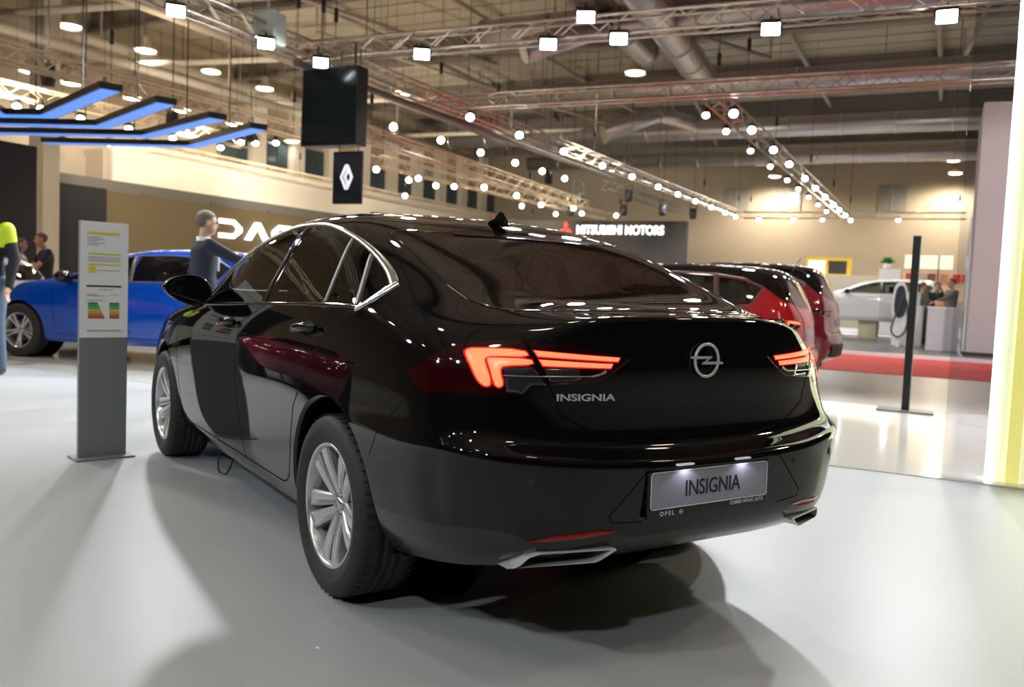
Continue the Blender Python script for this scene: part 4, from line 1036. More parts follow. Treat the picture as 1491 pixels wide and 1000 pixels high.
def make_hung_things():
    # big hanging screen
    t = thing('hanging_screen', 'large black box screen hanging from the truss corner', 'screen', H(8.8, 8.0, 0), HA)
    b = B(); box(b, (.13, .12, 4.12), (.30, 1.18, 1.32), bev=.008); obj('screen_case', b, mat('screen_case', (.012, .014, .016), .3), t)
    b = B(); box(b, (-.022, .12, 4.12), (.006, 1.14, 1.28)); obj('screen_face', b, mat('screen_glass', (.010, .016, .018), .12), t)
    b = B()
    for v in (-.3, .5): tube(b, [(.13, v, 4.75), (.13, v, 5.2)], .018, 6)
    obj('hanging_bracket', b, M_HOUS, t)
    # diamond logo sign
    t = thing('logo_sign', 'narrow black hanging sign with a white diamond shaped emblem', 'sign', H(9.0, 7.84, 0), HA)
    b = B(); box(b, (0, 0, 2.93), (.06, .60, .90), bev=.005); obj('sign_panel', b, M_BLK, t)
    b = B(); tube(b, [(0, .2, 3.36), (0, .2, 5.1)], .01, 5); tube(b, [(0, -.2, 3.36), (0, -.2, 5.1)], .01, 5); obj('hanging_wire', b, M_HOUS, t)
    M = basis((-.036, 0, 2.94), (0, -1, 0), (0, 0, 1)); b = B()
    def band(o, w, h, tw):
        O = [(0, h), (w, 0), (0, -h), (-w, 0)]; I = [(0, h-tw*2.2), (w-tw, 0), (0, -h+tw*2.2), (-w+tw, 0)]
        for i in range(4): prism(b, [O[i], O[(i+1) % 4], I[(i+1) % 4], I[i]], .012, M @ Matrix.Translation((o, 0, 0)))
    # two interlocked hollow diamonds
    for (P) in ([(-.135,0),(-.03,.215),(.03,.215),(.005,.165),(-.085,0),(.005,-.165),(.03,-.215),(-.03,-.215)], [(.135,0),(.06,.165),(.035,.205),(.012,.15),(.085,0),(.012,-.15),(.035,-.205),(.06,-.165)], ):
        prism(b, P, .012, M)
    prism(b, [(-.055,0),(.02,.14),(.045,.10),(-.005,0),(.045,-.10),(.02,-.14)], .012, M)
    obj('diamond_emblem', b, mat('emblem_white', (.85, .85, .88), .5, emit=(1, 1, 1), es=.55), t)
    # white junction box on the left truss
    b = B(); hbox(b, 7.85, 8.15, 8.55, 9.0, 5.0, 5.5); tube(b, [H(8, 8.8, 5.4), H(8, 8.8, 9.9)], .02, 5)
    tag(obj('equipment_box', b, mat('box_pale', (.55, .62, .58), .5)), 'pale grey-green equipment box on the left truss', 'box')
    # blue lit bars
    bars = [((5.2, 14.2, 3.62), (5.75, 12.35, 3.6), (4.5, 11.2, 3.6), 'first, at the left edge'), ((5.3, 13.6, 3.6), (6.0, 11.52, 3.6), (4.89, 8.72, 3.6), 'second from the left'), ((5.9, 14.3, 3.6), (6.92, 11.4, 3.6), (5.79, 8.69, 3.6), 'third from the left'), ((6.9, 14.3, 3.6), (7.86, 11.41, 3.6), (6.9, 8.81, 3.6), 'fourth from the left'), ((8.0, 14.3, 3.6), (8.97, 11.49, 3.6), (7.79, 8.79, 3.6), 'rightmost')]
    for a, m, c, w in bars:
        t = thing('light_bar', 'angled black hanging bar with a blue lit underside, %s' % w, 'light bar', (0, 0, 0), 0, 'blue lit angled bars'); b = B(); e = B()
        for p, q in ((a, m), (m, c)):
            P, Q = H(*p), H(*q); d = (Q-P).normalized(); s = Vector((-d.y, d.x, 0)); L = (Q-P).length; ang = math.atan2(d.y, d.x); cc = (P+Q)/2
            box(b, cc+Vector((0, 0, .03)), (L+.12, .30, .09), ang); box(e, cc+Vector((0, 0, -.02)), (L+.06, .24, .012), ang)
            pp = P.lerp(Q, .6); tube(b, [pp, Vector((pp.x, pp.y, 9.9))], .010, 4)
        obj('bar_case', b, M_BLK, t); obj('bar_glow', e, M_BLUE, t)
def wall_text(name, s, size, u=None, v=None, z=0, m=None, xs=1., label=None, cat='lettering', off=.03, **k):
    """lettering on a wall: facing -v (given v) or facing -u (given u)"""
    if u is not None and k.pop('face', 'u') == 'u': M = basis(H(u-off, v, z), -HV, Vector((0, 0, 1)))
    else: M = basis(H(u, v-off, z), HU, Vector((0, 0, 1)))
    o = text(name, s, size, M, m, None, xs=xs, **k)
    if label: tag(o, label, cat)
    return o
def make_booths():
    wl = mat('letter_white', (.9, .9, .88), .5, emit=(1, .98, .95), es=1.9)
    # left: tan wall with big letters
    b = B(); hbox(b, 15.1, 30.2, 22.0, 22.2, 0, 3.62); tag(obj('display_wall', b, M_TAN), 'olive tan display wall behind the blue car', 'wall panel')
    t = thing('wall_lettering', 'white glowing letters on the tan wall behind the man', 'lettering'); 
    # angular letters D A C I A
    s = .68; M0 = basis(H(20.15, 21.97, 2.50), HU, Vector((0, 0, 1)))
    def glyph(nm, polys, x):
        b = B()
        for p in polys: prism(b, [(x+a*1.0, c*s) for a, c in p], .05, M0)
        bmesh.ops.recalc_face_normals(b, faces=b.faces); obj(nm, b, wl, t)
    D = [[(0,1),(1.05,1),(1.62,.62),(1.62,.38),(1.05,0),(0,0),(0,.24),(.98,.24),(1.22,.40),(1.22,.60),(.98,.76),(0,.76)]]
    Aa = [[(0,0),(.75,1),(1.15,1),(1.9,0),(1.42,0),(.95,.66),(.48,0)]]
    Cc = [[(1.62,1),(.55,1),(0,.62),(0,.38),(.55,0),(1.62,0),(1.62,.24),(.62,.24),(.38,.40),(.38,.60),(.62,.76),(1.62,.76)]]
    Ii = [[(0,0),(.42,0),(.42,1),(0,1)]]
    for nm, g, x in (('letter_d', D, 0), ('letter_a', Aa, 1.85), ('letter_c', Cc, 3.95), ('letter_i', Ii, 5.85), ('letter_a', Aa, 6.5)): glyph(nm, [[(a*.70, c) for a, c in q] for q in g], x*.70)
    # black booth far left, dark doorway
    b = B(); hbox(b, 3, 8.25, 15.0, 15.4, 0, 3.58); hbox(b, 8.05, 8.25, 15.4, 19, 0, 3.58); tag(obj('booth_wall', b, M_BLK), 'tall black booth wall at the left edge', 'wall panel')
    t = thing('glazed_doorway', 'dark glazed doorway with grey uprights behind the couple', 'doorway')
    b = B(); hbox(b, 12.2, 15.1, 21.5, 21.6, 0, 3.62); obj('dark_panel', b, M_BLK, t)
    b = B()
    for u in (12.6, 13.05): hbox(b, u, u+.09, 21.40, 21.5, 0, 3.62)
    hbox(b, 12.6, 13.1, 21.4, 21.5, 2.05, 2.13); obj('door_frame', b, mat('frame_grey', (.15, .15, .15), .4, metal=.5), t)
    # three diamond lettering wall
    t = thing('lettering_wall', 'charcoal wall with white lettering and a red three diamond emblem', 'sign wall')
    b = B(); hbox(b, 32, 32.3, 8.1, 22, 0, 4.15); obj('wall_panel', b, M_SIGN, t)
    M = basis(H(31.97, 11.0, 3.74), -HV, Vector((0, 0, 1)))
    text('lettering', 'MITSUBISHI MOTORS', .52, M, wl, t, depth=.03, xs=.80, bold=.014)
    red = mat('emblem_red', (.8, .03, .02), .5, emit=(1, .06, .03), es=.9); b = B()
    Mr = basis(H(31.97, 13.45, 3.78), -HV, Vector((0, 0, 1)))
    for a in (90, 210, 330):
        c, s_ = cos(radians(a)), sin(radians(a)); q = lambda x, y: (x*c-y*s_, x*s_+y*c)
        prism(b, [q(0, 0), q(.17, .10), q(.34, 0), q(.17, -.10)], .03, Mr)
    bmesh.ops.recalc_face_normals(b, faces=b.faces); obj('three_diamond_emblem', b, red, t)
    t2 = thing('emblem_sign', 'small red emblem on the dark shop front band left of the lettering wall', 'sign')
    b = B(); Mr = basis(H(31.95, 17.0, 4.0), -HV, Vector((0, 0, 1)))
    for a in (90, 210, 330):
        c, s_ = cos(radians(a)), sin(radians(a)); q = lambda x, y: (x*c-y*s_, x*s_+y*c)
        prism(b, [q(0, 0), q(.13, .08), q(.26, 0), q(.13, -.08)], .03, Mr)
    bmesh.ops.recalc_face_normals(b, faces=b.faces); obj('emblem', b, red, t2); b = B(); hbox(b, 31.95, 32.0, 16.7, 17.3, 3.6, 4.4); obj('sign_backing', b, M_SIGN, t2)
    # right: pale booth wall
    t = thing('booth_block', 'tall pale booth wall at right with white glass side', 'wall panel')
    b = B(); hbox(b, 18.9, 22, -9, -2.06, .12, 5.7); obj('wall_panel', b, M_LAV, t)
    b = B(); hbox(b, 18.85, 22, -9, -2.0, 0, .13); obj('plinth', b, mat('plinth_dark', (.07, .03, .03), .5), t)
    b = B()
    for u, h in ((19.0, 3.2), (19.9, 2.9), (20.8, 2.6)): hbox(b, u, u+.8, -2.06, -1.98, .12, h)
    obj('white_side_panel', b, mat('pale_glass', (.62, .70, .68), .2), t)
    # white counters
    c = thing('display_counter', 'white counter behind the charging post', 'counter', H(22.0, -.72, .05), HA)
    b = B(); box(b, (0, 0, .52), (.5, .72, 1.04), bev=.01); obj('counter_body', b, M_WHITE, c); b = B(); box(b, (0, 0, 1.05), (.54, .76, .03), bev=.006); obj('counter_top', b, M_WHITE, c)
    b = B(); box(b, (0, -.12, 1.25), (.03, .30, .36)); obj('front_panel', b, mat('pale_mint', (.45, .62, .58), .4), c)
    c = thing('display_counter', 'white counter standing left of the pale booth wall', 'counter', H(20.35, -1.56, .05), HA)
    b = B(); box(b, (0, 0, .52), (.5, .70, 1.04), bev=.01); obj('counter_body', b, mat('counter_lilac', (.62, .58, .62), .5), c); b = B(); box(b, (0, 0, 1.05), (.54, .74, .03), bev=.006); obj('counter_top', b, M_WHITE, c)
    b = B(); lathe(b, [(0, 0), (.09, 0), (.10, .14), (.085, .14), (.08, .01)], 16, Matrix.Translation(H(20.3, -1.45, 1.115))); tag(obj('paper_cup', b, mat('card_orange', (.55, .25, .12), .6)), 'small orange-brown tub on the counter by the pale wall', 'tub')
    # charging post with hose
    c = thing('charging_post', 'white rimmed charging post with a hanging black cable', 'charging post', H(21.0, -.55, .05), HA)
    b = B(); box(b, (0, 0, .35), (.16, .10, .70)); obj('post_base', b, M_WHITE, c)
    b = B(); ol = smooth_poly([(-.20,.85),(-.06,.62),(.14,.70),(.20,1.0),(.13,1.62),(-.05,1.68),(-.17,1.5)], 2); prism(b, ol, .16, basis((-.1, 0, 0), (0, -1, 0), (0, 0, 1), (1, 0, 0))); bmesh.ops.recalc_face_normals(b, faces=b.faces); obj('post_shell', b, M_WHITE, c)
    b = B(); il = [(a*.75+.01, (z-1.15)*.82+1.15) for a, z in ol]; prism(b, il, .02, basis((-.12, 0, 0), (0, -1, 0), (0, 0, 1), (1, 0, 0))); bmesh.ops.recalc_face_normals(b, faces=b.faces); obj('post_face', b, mat('charger_dark', (.03, .035, .05), .2), c)
    b = B(); tube(b, spline([(-.13, -.1, 1.4), (-.2, .05, .9), (-.2, .16, .45), (-.2, .02, .26), (-.2, -.16, .4), (-.18, -.2, .8), (-.12, -.15, 1.2)], 5), .022, 8); obj('charging_cable', b, M_HOUS, c)
    # plant on a white stand
    c = thing('potted_plant', 'green leafy plant on top of the white sign box', 'plant', H(30.0, .30, 0), HA)
    b = B(); lathe(b, [(0, 0), (.14, 0), (.17, .18), (.15, .18)], 14, Matrix.Translation((0, 0, 2.33))); obj('plant_pot', b, M_WHITE, c)
    b = B(); rnd = random.Random(3)
    for k in range(90):
        a = rnd.uniform(0, 6.28); e = rnd.uniform(.1, 1.2); L = rnd.uniform(.15, .38); p = Vector((0, 0, 2.5)); d = Vector((cos(a)*cos(e), sin(a)*cos(e), sin(e))); q = p+d*L; s = d.cross(Vector((0, 0, 1))).normalized()*.05
        quad(b, p+d*L*.35, p+d*L*.7+s, q, p+d*L*.7-s)
    obj('foliage', b, mat('leaf_green', (.05, .26, .03), .5), c)
    b = B(); hbox(b, 29.7, 30.3, -.15, .55, .05, 2.33); tag(obj('sign_box', b, mat('sign_pale', (.72, .72, .78), .5)), 'white sign box under the green plant', 'sign')
    t = thing('kiosk_sign', 'lit white kiosk sign board in the far right background', 'sign')
    b = B(); hbox(b, 31.0, 31.1, -1.75, -.2, 2.42, 2.9); obj('sign_board', b, mat('kiosk_lit', (.85, .75, .62), .5, emit=(1, .82, .62), es=.7), t)
    b = B(); hbox(b, 31.05, 31.2, -2.5, -.15, 1.3, 2.32); obj('shelf_back', b, mat('kiosk_back', (.55, .40, .28), .6, emit=(1, .6, .35), es=.22), t)
    for i, (v, col) in enumerate(((-.4, (.6, .1, .08)), (-.8, (.55, .5, .5)), (-1.1, (.25, .1, .08)), (-1.5, (.7, .3, .2)), (-1.9, (.75, .06, .04)), (-2.2, (.7, .08, .05)))):
        b = B(); hbox(b, 30.95, 31.05, v-.13, v+.13, 1.95, 2.25); obj('poster_square', b, mat('poster_%d' % i, col, .5), t)
    for i, v in enumerate((-.6, -1.3)):
        b = B(); hbox(b, 30.9, 31.2, v-.02, v+.02, 0.05, 2.9); obj('kiosk_post', b, M_HOUS, t)
    t = thing('yellow_framed_poster', 'dark poster in a bright yellow frame near the back wall', 'poster')
    b = B(); hbox(b, 40.0, 40.1, 2.4, 4.4, 2.3, 3.15); obj('poster_frame', b, mat('frame_yellow', (.75, .50, .04), .5, emit=(1, .7, .1), es=.25), t)
    b = B(); hbox(b, 39.97, 40.0, 2.6, 3.4, 2.4, 3.0); obj('poster_picture', b, mat('poster_dark', (.06, .05, .05), .4), t)
    b = B(); hbox(b, 39.97, 40.0, 3.55, 4.3, 2.4, 3.0); obj('poster_glow', b, mat('poster_lit', (.9, .8, .6), .4, emit=(1, .85, .6), es=1.2), t)
    b = B(); hbox(b, 40.02, 40.08, 2.5, 2.56, 0, 2.3); hbox(b, 40.02, 40.08, 4.2, 4.26, 0, 2.3); obj('poster_leg', b, M_HOUS, t)
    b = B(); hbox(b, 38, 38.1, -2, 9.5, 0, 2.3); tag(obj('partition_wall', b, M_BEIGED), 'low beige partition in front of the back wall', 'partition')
    # free-standing dark post in front of the red carpet
    t = thing('display_post', 'slim dark post on a flat base plate, standing on the white floor', 'post', H(6.92, -1.24, .006), HA)
    b = B(); box(b, (0, 0, .95), (.045, .075, 1.88), bev=.004); obj('post_blade', b, mat('post_anthracite', (.010, .012, .014), .35, metal=.4), t)
    b = B(); box(b, (0, -.041, .95), (.02, .006, 1.86)); obj('post_edge', b, mat('post_edge', (.45, .50, .38), .25), t)
    b = B(); box(b, (0, 0, .012), (.30, .56, .022), bev=.004); obj('base_plate', b, mat('base_grey', (.20, .20, .19), .35, metal=.4), t)
    # information stand
    t = thing('info_stand', 'grey and white information stand beside the front of the black car', 'stand', (2.895, 1.258, 0), .155)
    b = B(); box(b, (0, 0, .738), (.035, .285, 1.455), bev=.004); obj('stand_panel', b, mat('stand_grey', (.22, .225, .24), .4), t)
    b = B(); box(b, (0, 0, .006), (.20, .345, .012), bev=.003); obj('base_plate', b, mat('stand_base', (.22, .22, .22), .4), t)
    sheet = mat('sheet_white', (.84, .86, .87), .45)
    b = B(); box(b, (-.0195, 0, 1.108), (.004, .280, .71)); sh = obj('information_sheet', b, sheet, t)
    yl = mat('sheet_yellow', (.75, .68, .04), .5); gr = mat('sheet_print', (.45, .46, .48), .5); dk = mat('sheet_black', (.04, .04, .05), .5)
    def strip(nm, y0, y1, z0, z1, m): b = B(); box(b, (-.0225, (y0+y1)/2, (z0+z1)/2), (.002, y1-y0, z1-z0)); return obj(nm, b, m, sh)
    strip('yellow_line', -.085, .105, 1.388, 1.402, yl); strip('yellow_line', -.095, .095, 1.265, 1.274, yl); strip('yellow_line', -.095, .095, 1.198, 1.208, yl); strip('yellow_square', .053, .095, 1.152, 1.190, yl)
    for z, a, c_ in ((1.37, .02, .10), (1.358, .0, .10), (1.346, .04, .10), (1.334, .0, .10), (1.322, .03, .10), (1.25, -.09, .095), (1.238, -.09, .095), (1.226, -.09, .095), (1.17, -.09, .04)): strip('printed_line', a, c_, z-.002, z+.002, gr)
    strip('black_line', -.10, .105, 1.066, 1.076, dk)
    for z, a, c_ in ((1.05, -.05, .03), (1.02, .04, .10), (1.012, .0, .10), (1.02, -.08, -.03), (.985, .01, .10), (.80, -.10, .10), (.793, -.10, .10)): strip('printed_line', a, c_, z-.002, z+.002, gr)
    cols = [(.03, .28, .10), (.05, .36, .12), (.18, .42, .10), (.62, .55, .06), (.66, .38, .06), (.58, .16, .06), (.48, .07, .05)]
    for i, c_ in enumerate(cols):
        z = .965-i*.0145; m = mat('energy_band_%d' % i, c_, .5); strip('energy_band', .095-(.055+.007*i), .095, z-.006, z+.006, m); strip('energy_band', -.088, -.030, z-.006, z+.006, m)
    # light wall at right
    t = thing('light_wall', 'glowing pale yellow light wall at the right edge', 'light wall')
    b = B(); hbox(b, 3.30, 3.40, -2.45, -1.89, 0, 3.6); obj('glowing_panel', b, mat('light_panel', (.8, .8, .6), .3, emit=(.88, .90, .52), es=.85), t)
    b = B(); hbox(b, 3.27, 3.42, -1.90, -1.865, 0, 3.6); obj('bright_edge', b, mat('light_edge', (1, 1, 1), .3, emit=(.95, 1, .92), es=2.6), t)
    b = B(); hbox(b, 3.285, 3.30, -2.06, -1.98, 0, 3.6); obj('yellow_stripe', b, mat('stripe_yellow', (.8, .75, .2), .3, emit=(.95, .86, .22), es=.85), t)
    lg = bpy.data.lights.new('light_wall_glow', 'AREA'); lg.shape = 'RECTANGLE'; lg.size = .9; lg.size_y = 3.4; lg.energy = 25; lg.color = (.95, 1, .60)
    lo = bpy.data.objects.new('light_wall_glow', lg); COL.objects.link(lo); lo.location = H(3.26, -2.42, 1.8); lo.rotation_mode = 'QUATERNION'; lo.rotation_quaternion = (-HU).to_track_quat('-Z', 'Y')
    t = thing('glass_pane', 'tall clear glass pane in front of the light wall', 'glass pane')
    b = B(); hbox(b, 3.20, 3.215, -2.5, -1.60, 0, 4.2); obj('pane', b, glass('clear_pane', (.86, .87, .90), 1.45), t)
    # yellow banner edge seen in the glass zone
    # cable under the car
    b = B(); tube(b, spline([(1.98, .66, .30), (2.03, .68, .12), (2.10, .70, .012), (2.20, .72, .012), (2.26, .70, .10), (2.2, .66, .30)], 6), .006, 6); tag(obj('loose_cable', b, M_HOUS), 'black cable loop hanging under the black car sill', 'cable')
    b = B(); P = (-.443, 1.106); box(b, (P[0], P[1], .002), (.016, .006, .003), .5); tag(obj('floor_scrap', b, mat('scrap_white', (.9, .9, .88), .5)), 'tiny white scrap lying on the grey floor', 'litter')
# ------------------------------------------------------------------ hatchbacks and a tall hatch standing around the hall
def hatch_sections(sx=1., sy=1., sz=1., roof=0.):
    R = {
    0: [(3.0,.62,.24),(2.7,.74,.23),(2.0,.79,.22),(0,.79,.24),(-.36,.76,.28)],
    1: [(3.0,.66,.31),(2.7,.81,.30),(2.0,.85,.29),(0,.855,.31),(-.36,.84,.34)],
    2: [(3.0,.68,.46),(2.7,.85,.46),(1.3,.862,.46),(0,.88,.47),(-.36,.872,.48)],
    3: [(3.0,.68,.60),(2.7,.865,.64),(2.4,.885,.66),(1.3,.875,.64),(.3,.89,.66),(-.36,.882,.66)],
    4: [(3.0,.67,.66),(2.7,.86,.72),(2.4,.882,.74),(1.3,.878,.72),(.3,.89,.74),(-.36,.876,.74)],
    5: [(3.0,.62,.74),(2.7,.83,.82),(2.4,.865,.85),(1.3,.875,.86),(.3,.875,.88),(-.36,.860,.88)],
    6: [(3.0,.56,.80),(2.7,.77,.89),(2.3,.83,.93),(1.3,.855,.95),(.3,.85,.975),(-.36,.835,.98)],
    7: [(3.0,.50,.82),(2.7,.70,.92),(2.2,.79,.97),(1.3,.825,.985),(.3,.82,1.02),(-.36,.80,1.04)],
    8: [(3.0,.42,.84),(2.7,.58,.935),(2.2,.74,.99),(1.8,.775,1.04),(1.3,.75,1.17),(.3,.735,1.20),(-.36,.74,1.17)],
    9: [(3.0,.34,.85),(2.7,.46,.945),(2.2,.62,1.0),(1.8,.68,1.10),(1.45,.67,1.23),(1.0,.64,1.335),(.5,.625,1.36),(0,.62,1.34),(-.36,.63,1.29)],
    10:[(3.0,.25,.86),(2.7,.33,.955),(2.2,.48,1.01),(1.8,.56,1.14),(1.45,.55,1.29),(1.0,.52,1.39),(.5,.51,1.412),(0,.50,1.40),(-.36,.51,1.365)],
    11:[(3.0,.12,.865),(2.7,.16,.96),(2.2,.25,1.02),(1.8,.30,1.165),(1.45,.30,1.315),(1.0,.28,1.41),(.5,.27,1.43),(0,.27,1.42),(-.36,.27,1.39)],
    12:[(3.0,0,.865),(2.7,0,.965),(2.2,0,1.025),(1.8,0,1.17),(1.45,0,1.32),(1.0,0,1.415),(.5,0,1.435),(0,0,1.425),(-.36,0,1.395)]}
    X = [2.95, 2.75, 2.5, 2.2, 1.95, 1.7, 1.4, 1.05, .7, .35, .05, -.15, -.28]
    st = [[(2.98,.60,.25),(3.03,.66,.31),(3.05,.67,.46),(3.04,.66,.58),(3.02,.63,.64),(2.97,.58,.70),(2.93,.54,.77),(2.90,.50,.80),(2.98,.40,.815),(3.03,.32,.82),(3.07,.24,.825),(3.10,.12,.83),(3.11,0,.83)]]
    for x in X[1:]: st.append([(x, *keyed(R[r], x)) for r in range(13)])
    st.append([(-.47,.72,.30),(-.49,.80,.36),(-.50,.84,.50),(-.50,.85,.66),(-.49,.845,.74),(-.48,.83,.88),(-.46,.805,.99),(-.44,.765,1.06),(-.40,.715,1.17),(-.37,.615,1.28),(-.37,.50,1.345),(-.38,.26,1.375),(-.38,0,1.38)])
    st.append([(-.55,.66,.31),(-.60,.74,.37),(-.61,.77,.50),(-.61,.78,.66),(-.58,.775,.74),(-.565,.765,.88),(-.535,.745,1.0),(-.53,.70,1.06),(-.51,.64,1.13),(-.50,.54,1.20),(-.48,.45,1.26),(-.47,.24,1.30),(-.47,0,1.305)])
    Y = (.58,.46,.33,.17,0); rear = []
    for x0, z in ((-.60,.33),(-.71,.40),(-.72,.50),(-.715,.64),(-.665,.70),(-.66,.88),(-.655,.99)):
        rear.append([(x0+.07*(y/.58)**2, y, z) for y in Y])
    front = []
    for x0, z in ((3.14,.26),(3.19,.33),(3.21,.46),(3.20,.58),(3.18,.66),(3.15,.73),(3.12,.79)):
        front.append([(x0-.10*(y/.56)**2, y, z) for y in (.52,.42,.30,.15,0)])
    tr = lambda p: (p[0]*sx, p[1]*sy, p[2]*sz+(roof*max(0, (p[2]-1.0)/.4) if p[2] > 1 else 0))
    return [[tr(p) for p in s] for s in st], [[tr(p) for p in s] for s in rear], [[tr(p) for p in s] for s in front]

def make_hatch(name, label, loc, rz, paint, sx=1., sy=1., sz=1., roof=0., roof_mat=None, wheels=True, wheel_style='twin', alloy=None, R=.32, r=.215, glass_m=None, lamp_glow=True, lamp='left', levels=2, plate=True, clad=None, rails=False, sides=(1, -1), lights_only_inner=False):
    car = thing(name, label, 'car', loc, rz)
    st, rear, front = hatch_sections(sx, sy, sz, roof)
    bm = body_cage(st, rear, front, {3: .5, 5: .3}, lip=.6, levels=levels); skin = Skin(bm)
    lay = bm.faces.layers.int.new('rid')
    def S(P): return [(x*sx, z*sz+(roof*max(0, (z-1.0)/.4) if z > 1 else 0)) for x, z in P]
    wb = 2.54*sx; AR = R+.045
    gm = glass_m or M_GLASS
    win = [S([(1.93,1.00),(1.75,1.075),(1.45,1.205),(1.2,1.275),(1.02,1.305),(.98,1.005)]), S([(.93,1.31),(.5,1.325),(.15,1.31),(.09,1.03),(.5,1.02),(.95,1.008)]), S([(.10,1.305),(-.12,1.275),(-.30,1.215),(-.22,1.07),(.05,1.04)])]
    doors = [S([(2.02,.95),(2.02,.5),(1.98,.32),(.93,.32),(.95,.6),(.96,.99),(1.9,.97)]), S([(.93,.32),(.95,.6),(.95,.99),(.04,1.02),(.10,.85),(.30,.62),(.36,.45),(.44,.32)])]
    for s in sides:
        F = flt_side(s); k = 0 if s > 0 else 20
        for cx in (0, wb): cut(bm, lay, circle(cx, R+.01, AR, 28), 'side', 99, F, {0})
        for i, w in enumerate(win): cut(bm, lay, w, 'side', 30+k+i, F, {0})
        for i, w in enumerate(doors): cut(bm, lay, w, 'side', 1+k+i, F, {0})
    rg = [(a*sy, c) for a, c in ((.60,1.10),(.63,1.14),(.52,1.245),(.40,1.285),(0,1.30),(-.40,1.285),(-.52,1.245),(-.63,1.14),(-.60,1.10),(-.4,1.05),(0,1.04),(.4,1.05))]
    rg = [(a, z*sz+roof*max(0, (z-1.0)/.4)) for a, z in rg]
    cut(bm, lay, rg, 'rear', 6, lambda c, n: c.x < -.42*sx and n.x < -.3, {0})
    ws = [(1.38*sx,-.5*sy),(1.36*sx,0),(1.38*sx,.5*sy),(1.7*sx,.55*sy),(2.12*sx,.60*sy),(2.18*sx,0),(2.12*sx,-.60*sy),(1.7*sx,-.55*sy)]
    cut(bm, lay, ws, 'top', 7, lambda c, n: c.z > .97*sz and n.z > .2, {0})
    if roof_mat: 
        zz = 1.19*sz+roof*.4
        cut(bm, lay, S([(2.25,.975),(1.96,1.03),(1.46,1.225),(1.0,1.33),(.5,1.345),(.15,1.335),(-.13,1.298),(-.30,1.235),(-.44,1.14),(-.55,1.08),(-.9,1.04),(-.9,1.7),(2.25,1.7)]), 'side', 12, lambda c, n: c.z > .9, {0})
    bm.verts.index_update()
    region_mesh(bm, lay, {0}, 'body_shell', paint, car, skin)
    if roof_mat: region_mesh(bm, lay, {12}, 'roof_panel', roof_mat, car, skin)
    region_mesh(bm, lay, {6}, 'rear_window', gm, car, skin); region_mesh(bm, lay, {7}, 'windscreen', gm, car, skin)
    for s in sides:
        k = 0 if s > 0 else 20
        fd = region_mesh(bm, lay, {1+k}, 'front_door', paint, car, skin); rd = region_mesh(bm, lay, {2+k}, 'rear_door', paint, car, skin)
        region_mesh(bm, lay, {30+k}, 'window_glass', gm, fd or car, skin); region_mesh(bm, lay, {31+k}, 'window_glass', gm, rd or car, skin); region_mesh(bm, lay, {32+k}, 'quarter_window', gm, car, skin)
        b = B(); ribbon(b, skin, 'side', S([(1.98,.975),(1.3,.99),(.6,1.005),(.1,1.025),(-.22,1.055),(-.325,1.21)]), .018, .004, s, .05)
        ribbon(b, skin, 'side', S([(1.0,1.31),(.955,1.0)]), .07, .003, s, .05); ribbon(b, skin, 'side', S([(.13,1.315),(.055,1.03)]), .04, .003, s, .05)
        ribbon(b, skin, 'side', S([(-.325,1.21),(-.13,1.29),(.15,1.325),(.5,1.335),(1.0,1.318),(1.22,1.285),(1.46,1.215),(1.95,1.0)]), .022, .003, s, .05)
        obj('window_trim', b, mat('trim_grey', (.06, .06, .065), .3), car)
        b = B(); ribbon(b, skin, 'side', S([(2.02,.95),(2.02,.5),(1.98,.32),(.44,.32),(.36,.45),(.30,.62),(.10,.85),(.04,1.01)]), .008, .0008, s, .05); ribbon(b, skin, 'side', S([(.955,.99),(.945,.6),(.93,.32)]), .008, .0008, s, .05)
        obj('panel_gap', b, M_GAP, car)
        for hx, hz, dr in ((.22, .93, rd), (1.12, .90, fd)):
            if not dr: continue
            b = B(); pts = []
            for t in (-.09, -.05, 0, .05, .09):
                h = on_skin(skin, 'side', (hx*sx+t, hz*sz), s); pts.append(h[0]+h[1]*(.03*(1-(t/.1)**4)))
            tube(b, pts, [.008, .013, .014, .013, .008], 8); obj('door_handle', b, paint, dr)
        b = B()
        if clad:
            ribbon(b, skin, 'side', S([(2.1,.27),(.45,.27)]), .14, .012, s, .06)
            for cx in (0, wb): ribbon(b, skin, 'side', [(cx+(AR+.02)*cos(a), R+.01+(AR+.02)*sin(a)) for a in [pi*i/16 for i in range(17)]], .06, .014, s, .05)
            obj('wheel_cladding', b, clad, car)
        else: b.free()
        for cx in (0, wb): obj('wheel_arch', arch_parts(car, skin, cx, R+.01, AR, s, .28), [paint, M_WELL], car)
        mir = B(); lathe(mir, [(0, -.08), (.06, -.075), (.085, -.03), (.08, .03), (.045, .08), (0, .09)], 16, Matrix.Translation((1.80*sx, s*(.86*sy+.09), 1.03*sz)) @ Matrix.Diagonal((1, 1.45, .9, 1)) @ Matrix.Rotation(pi/2, 4, 'Y'))
        box(mir, (1.82*sx, s*.86*sy, .99*sz), (.07, .16, .03)); obj('door_mirror', mir, M_GLOSSB, car)
        # rear lamp on the corner
        L = [(.40,.93),(.76,.945),(.78,.88),(.70,.855),(.62,.85),(.44,.895)]
        b = B(); patch(b, skin, 'rear', [(a*s*sy, c*sz) for a, c in L], .004, s, .03); lm = obj('tail_lamp', b, M_LENS, car)
        b = B(); ribbon(b, skin, 'side', S([(-.30,.90),(-.38,.93),(-.52,.93)]), .05, .004, s, .03); obj('lamp_corner', b, M_LENS, lm)
        if lamp_glow:
            b = B(); ribbon(b, skin, 'rear', [(a*s*sy, c*sz) for a, c in ((.48,.915),(.73,.93),(.75,.88))], .022, .008, s, .02); obj('light_guide', b, M_GLOW, lm)
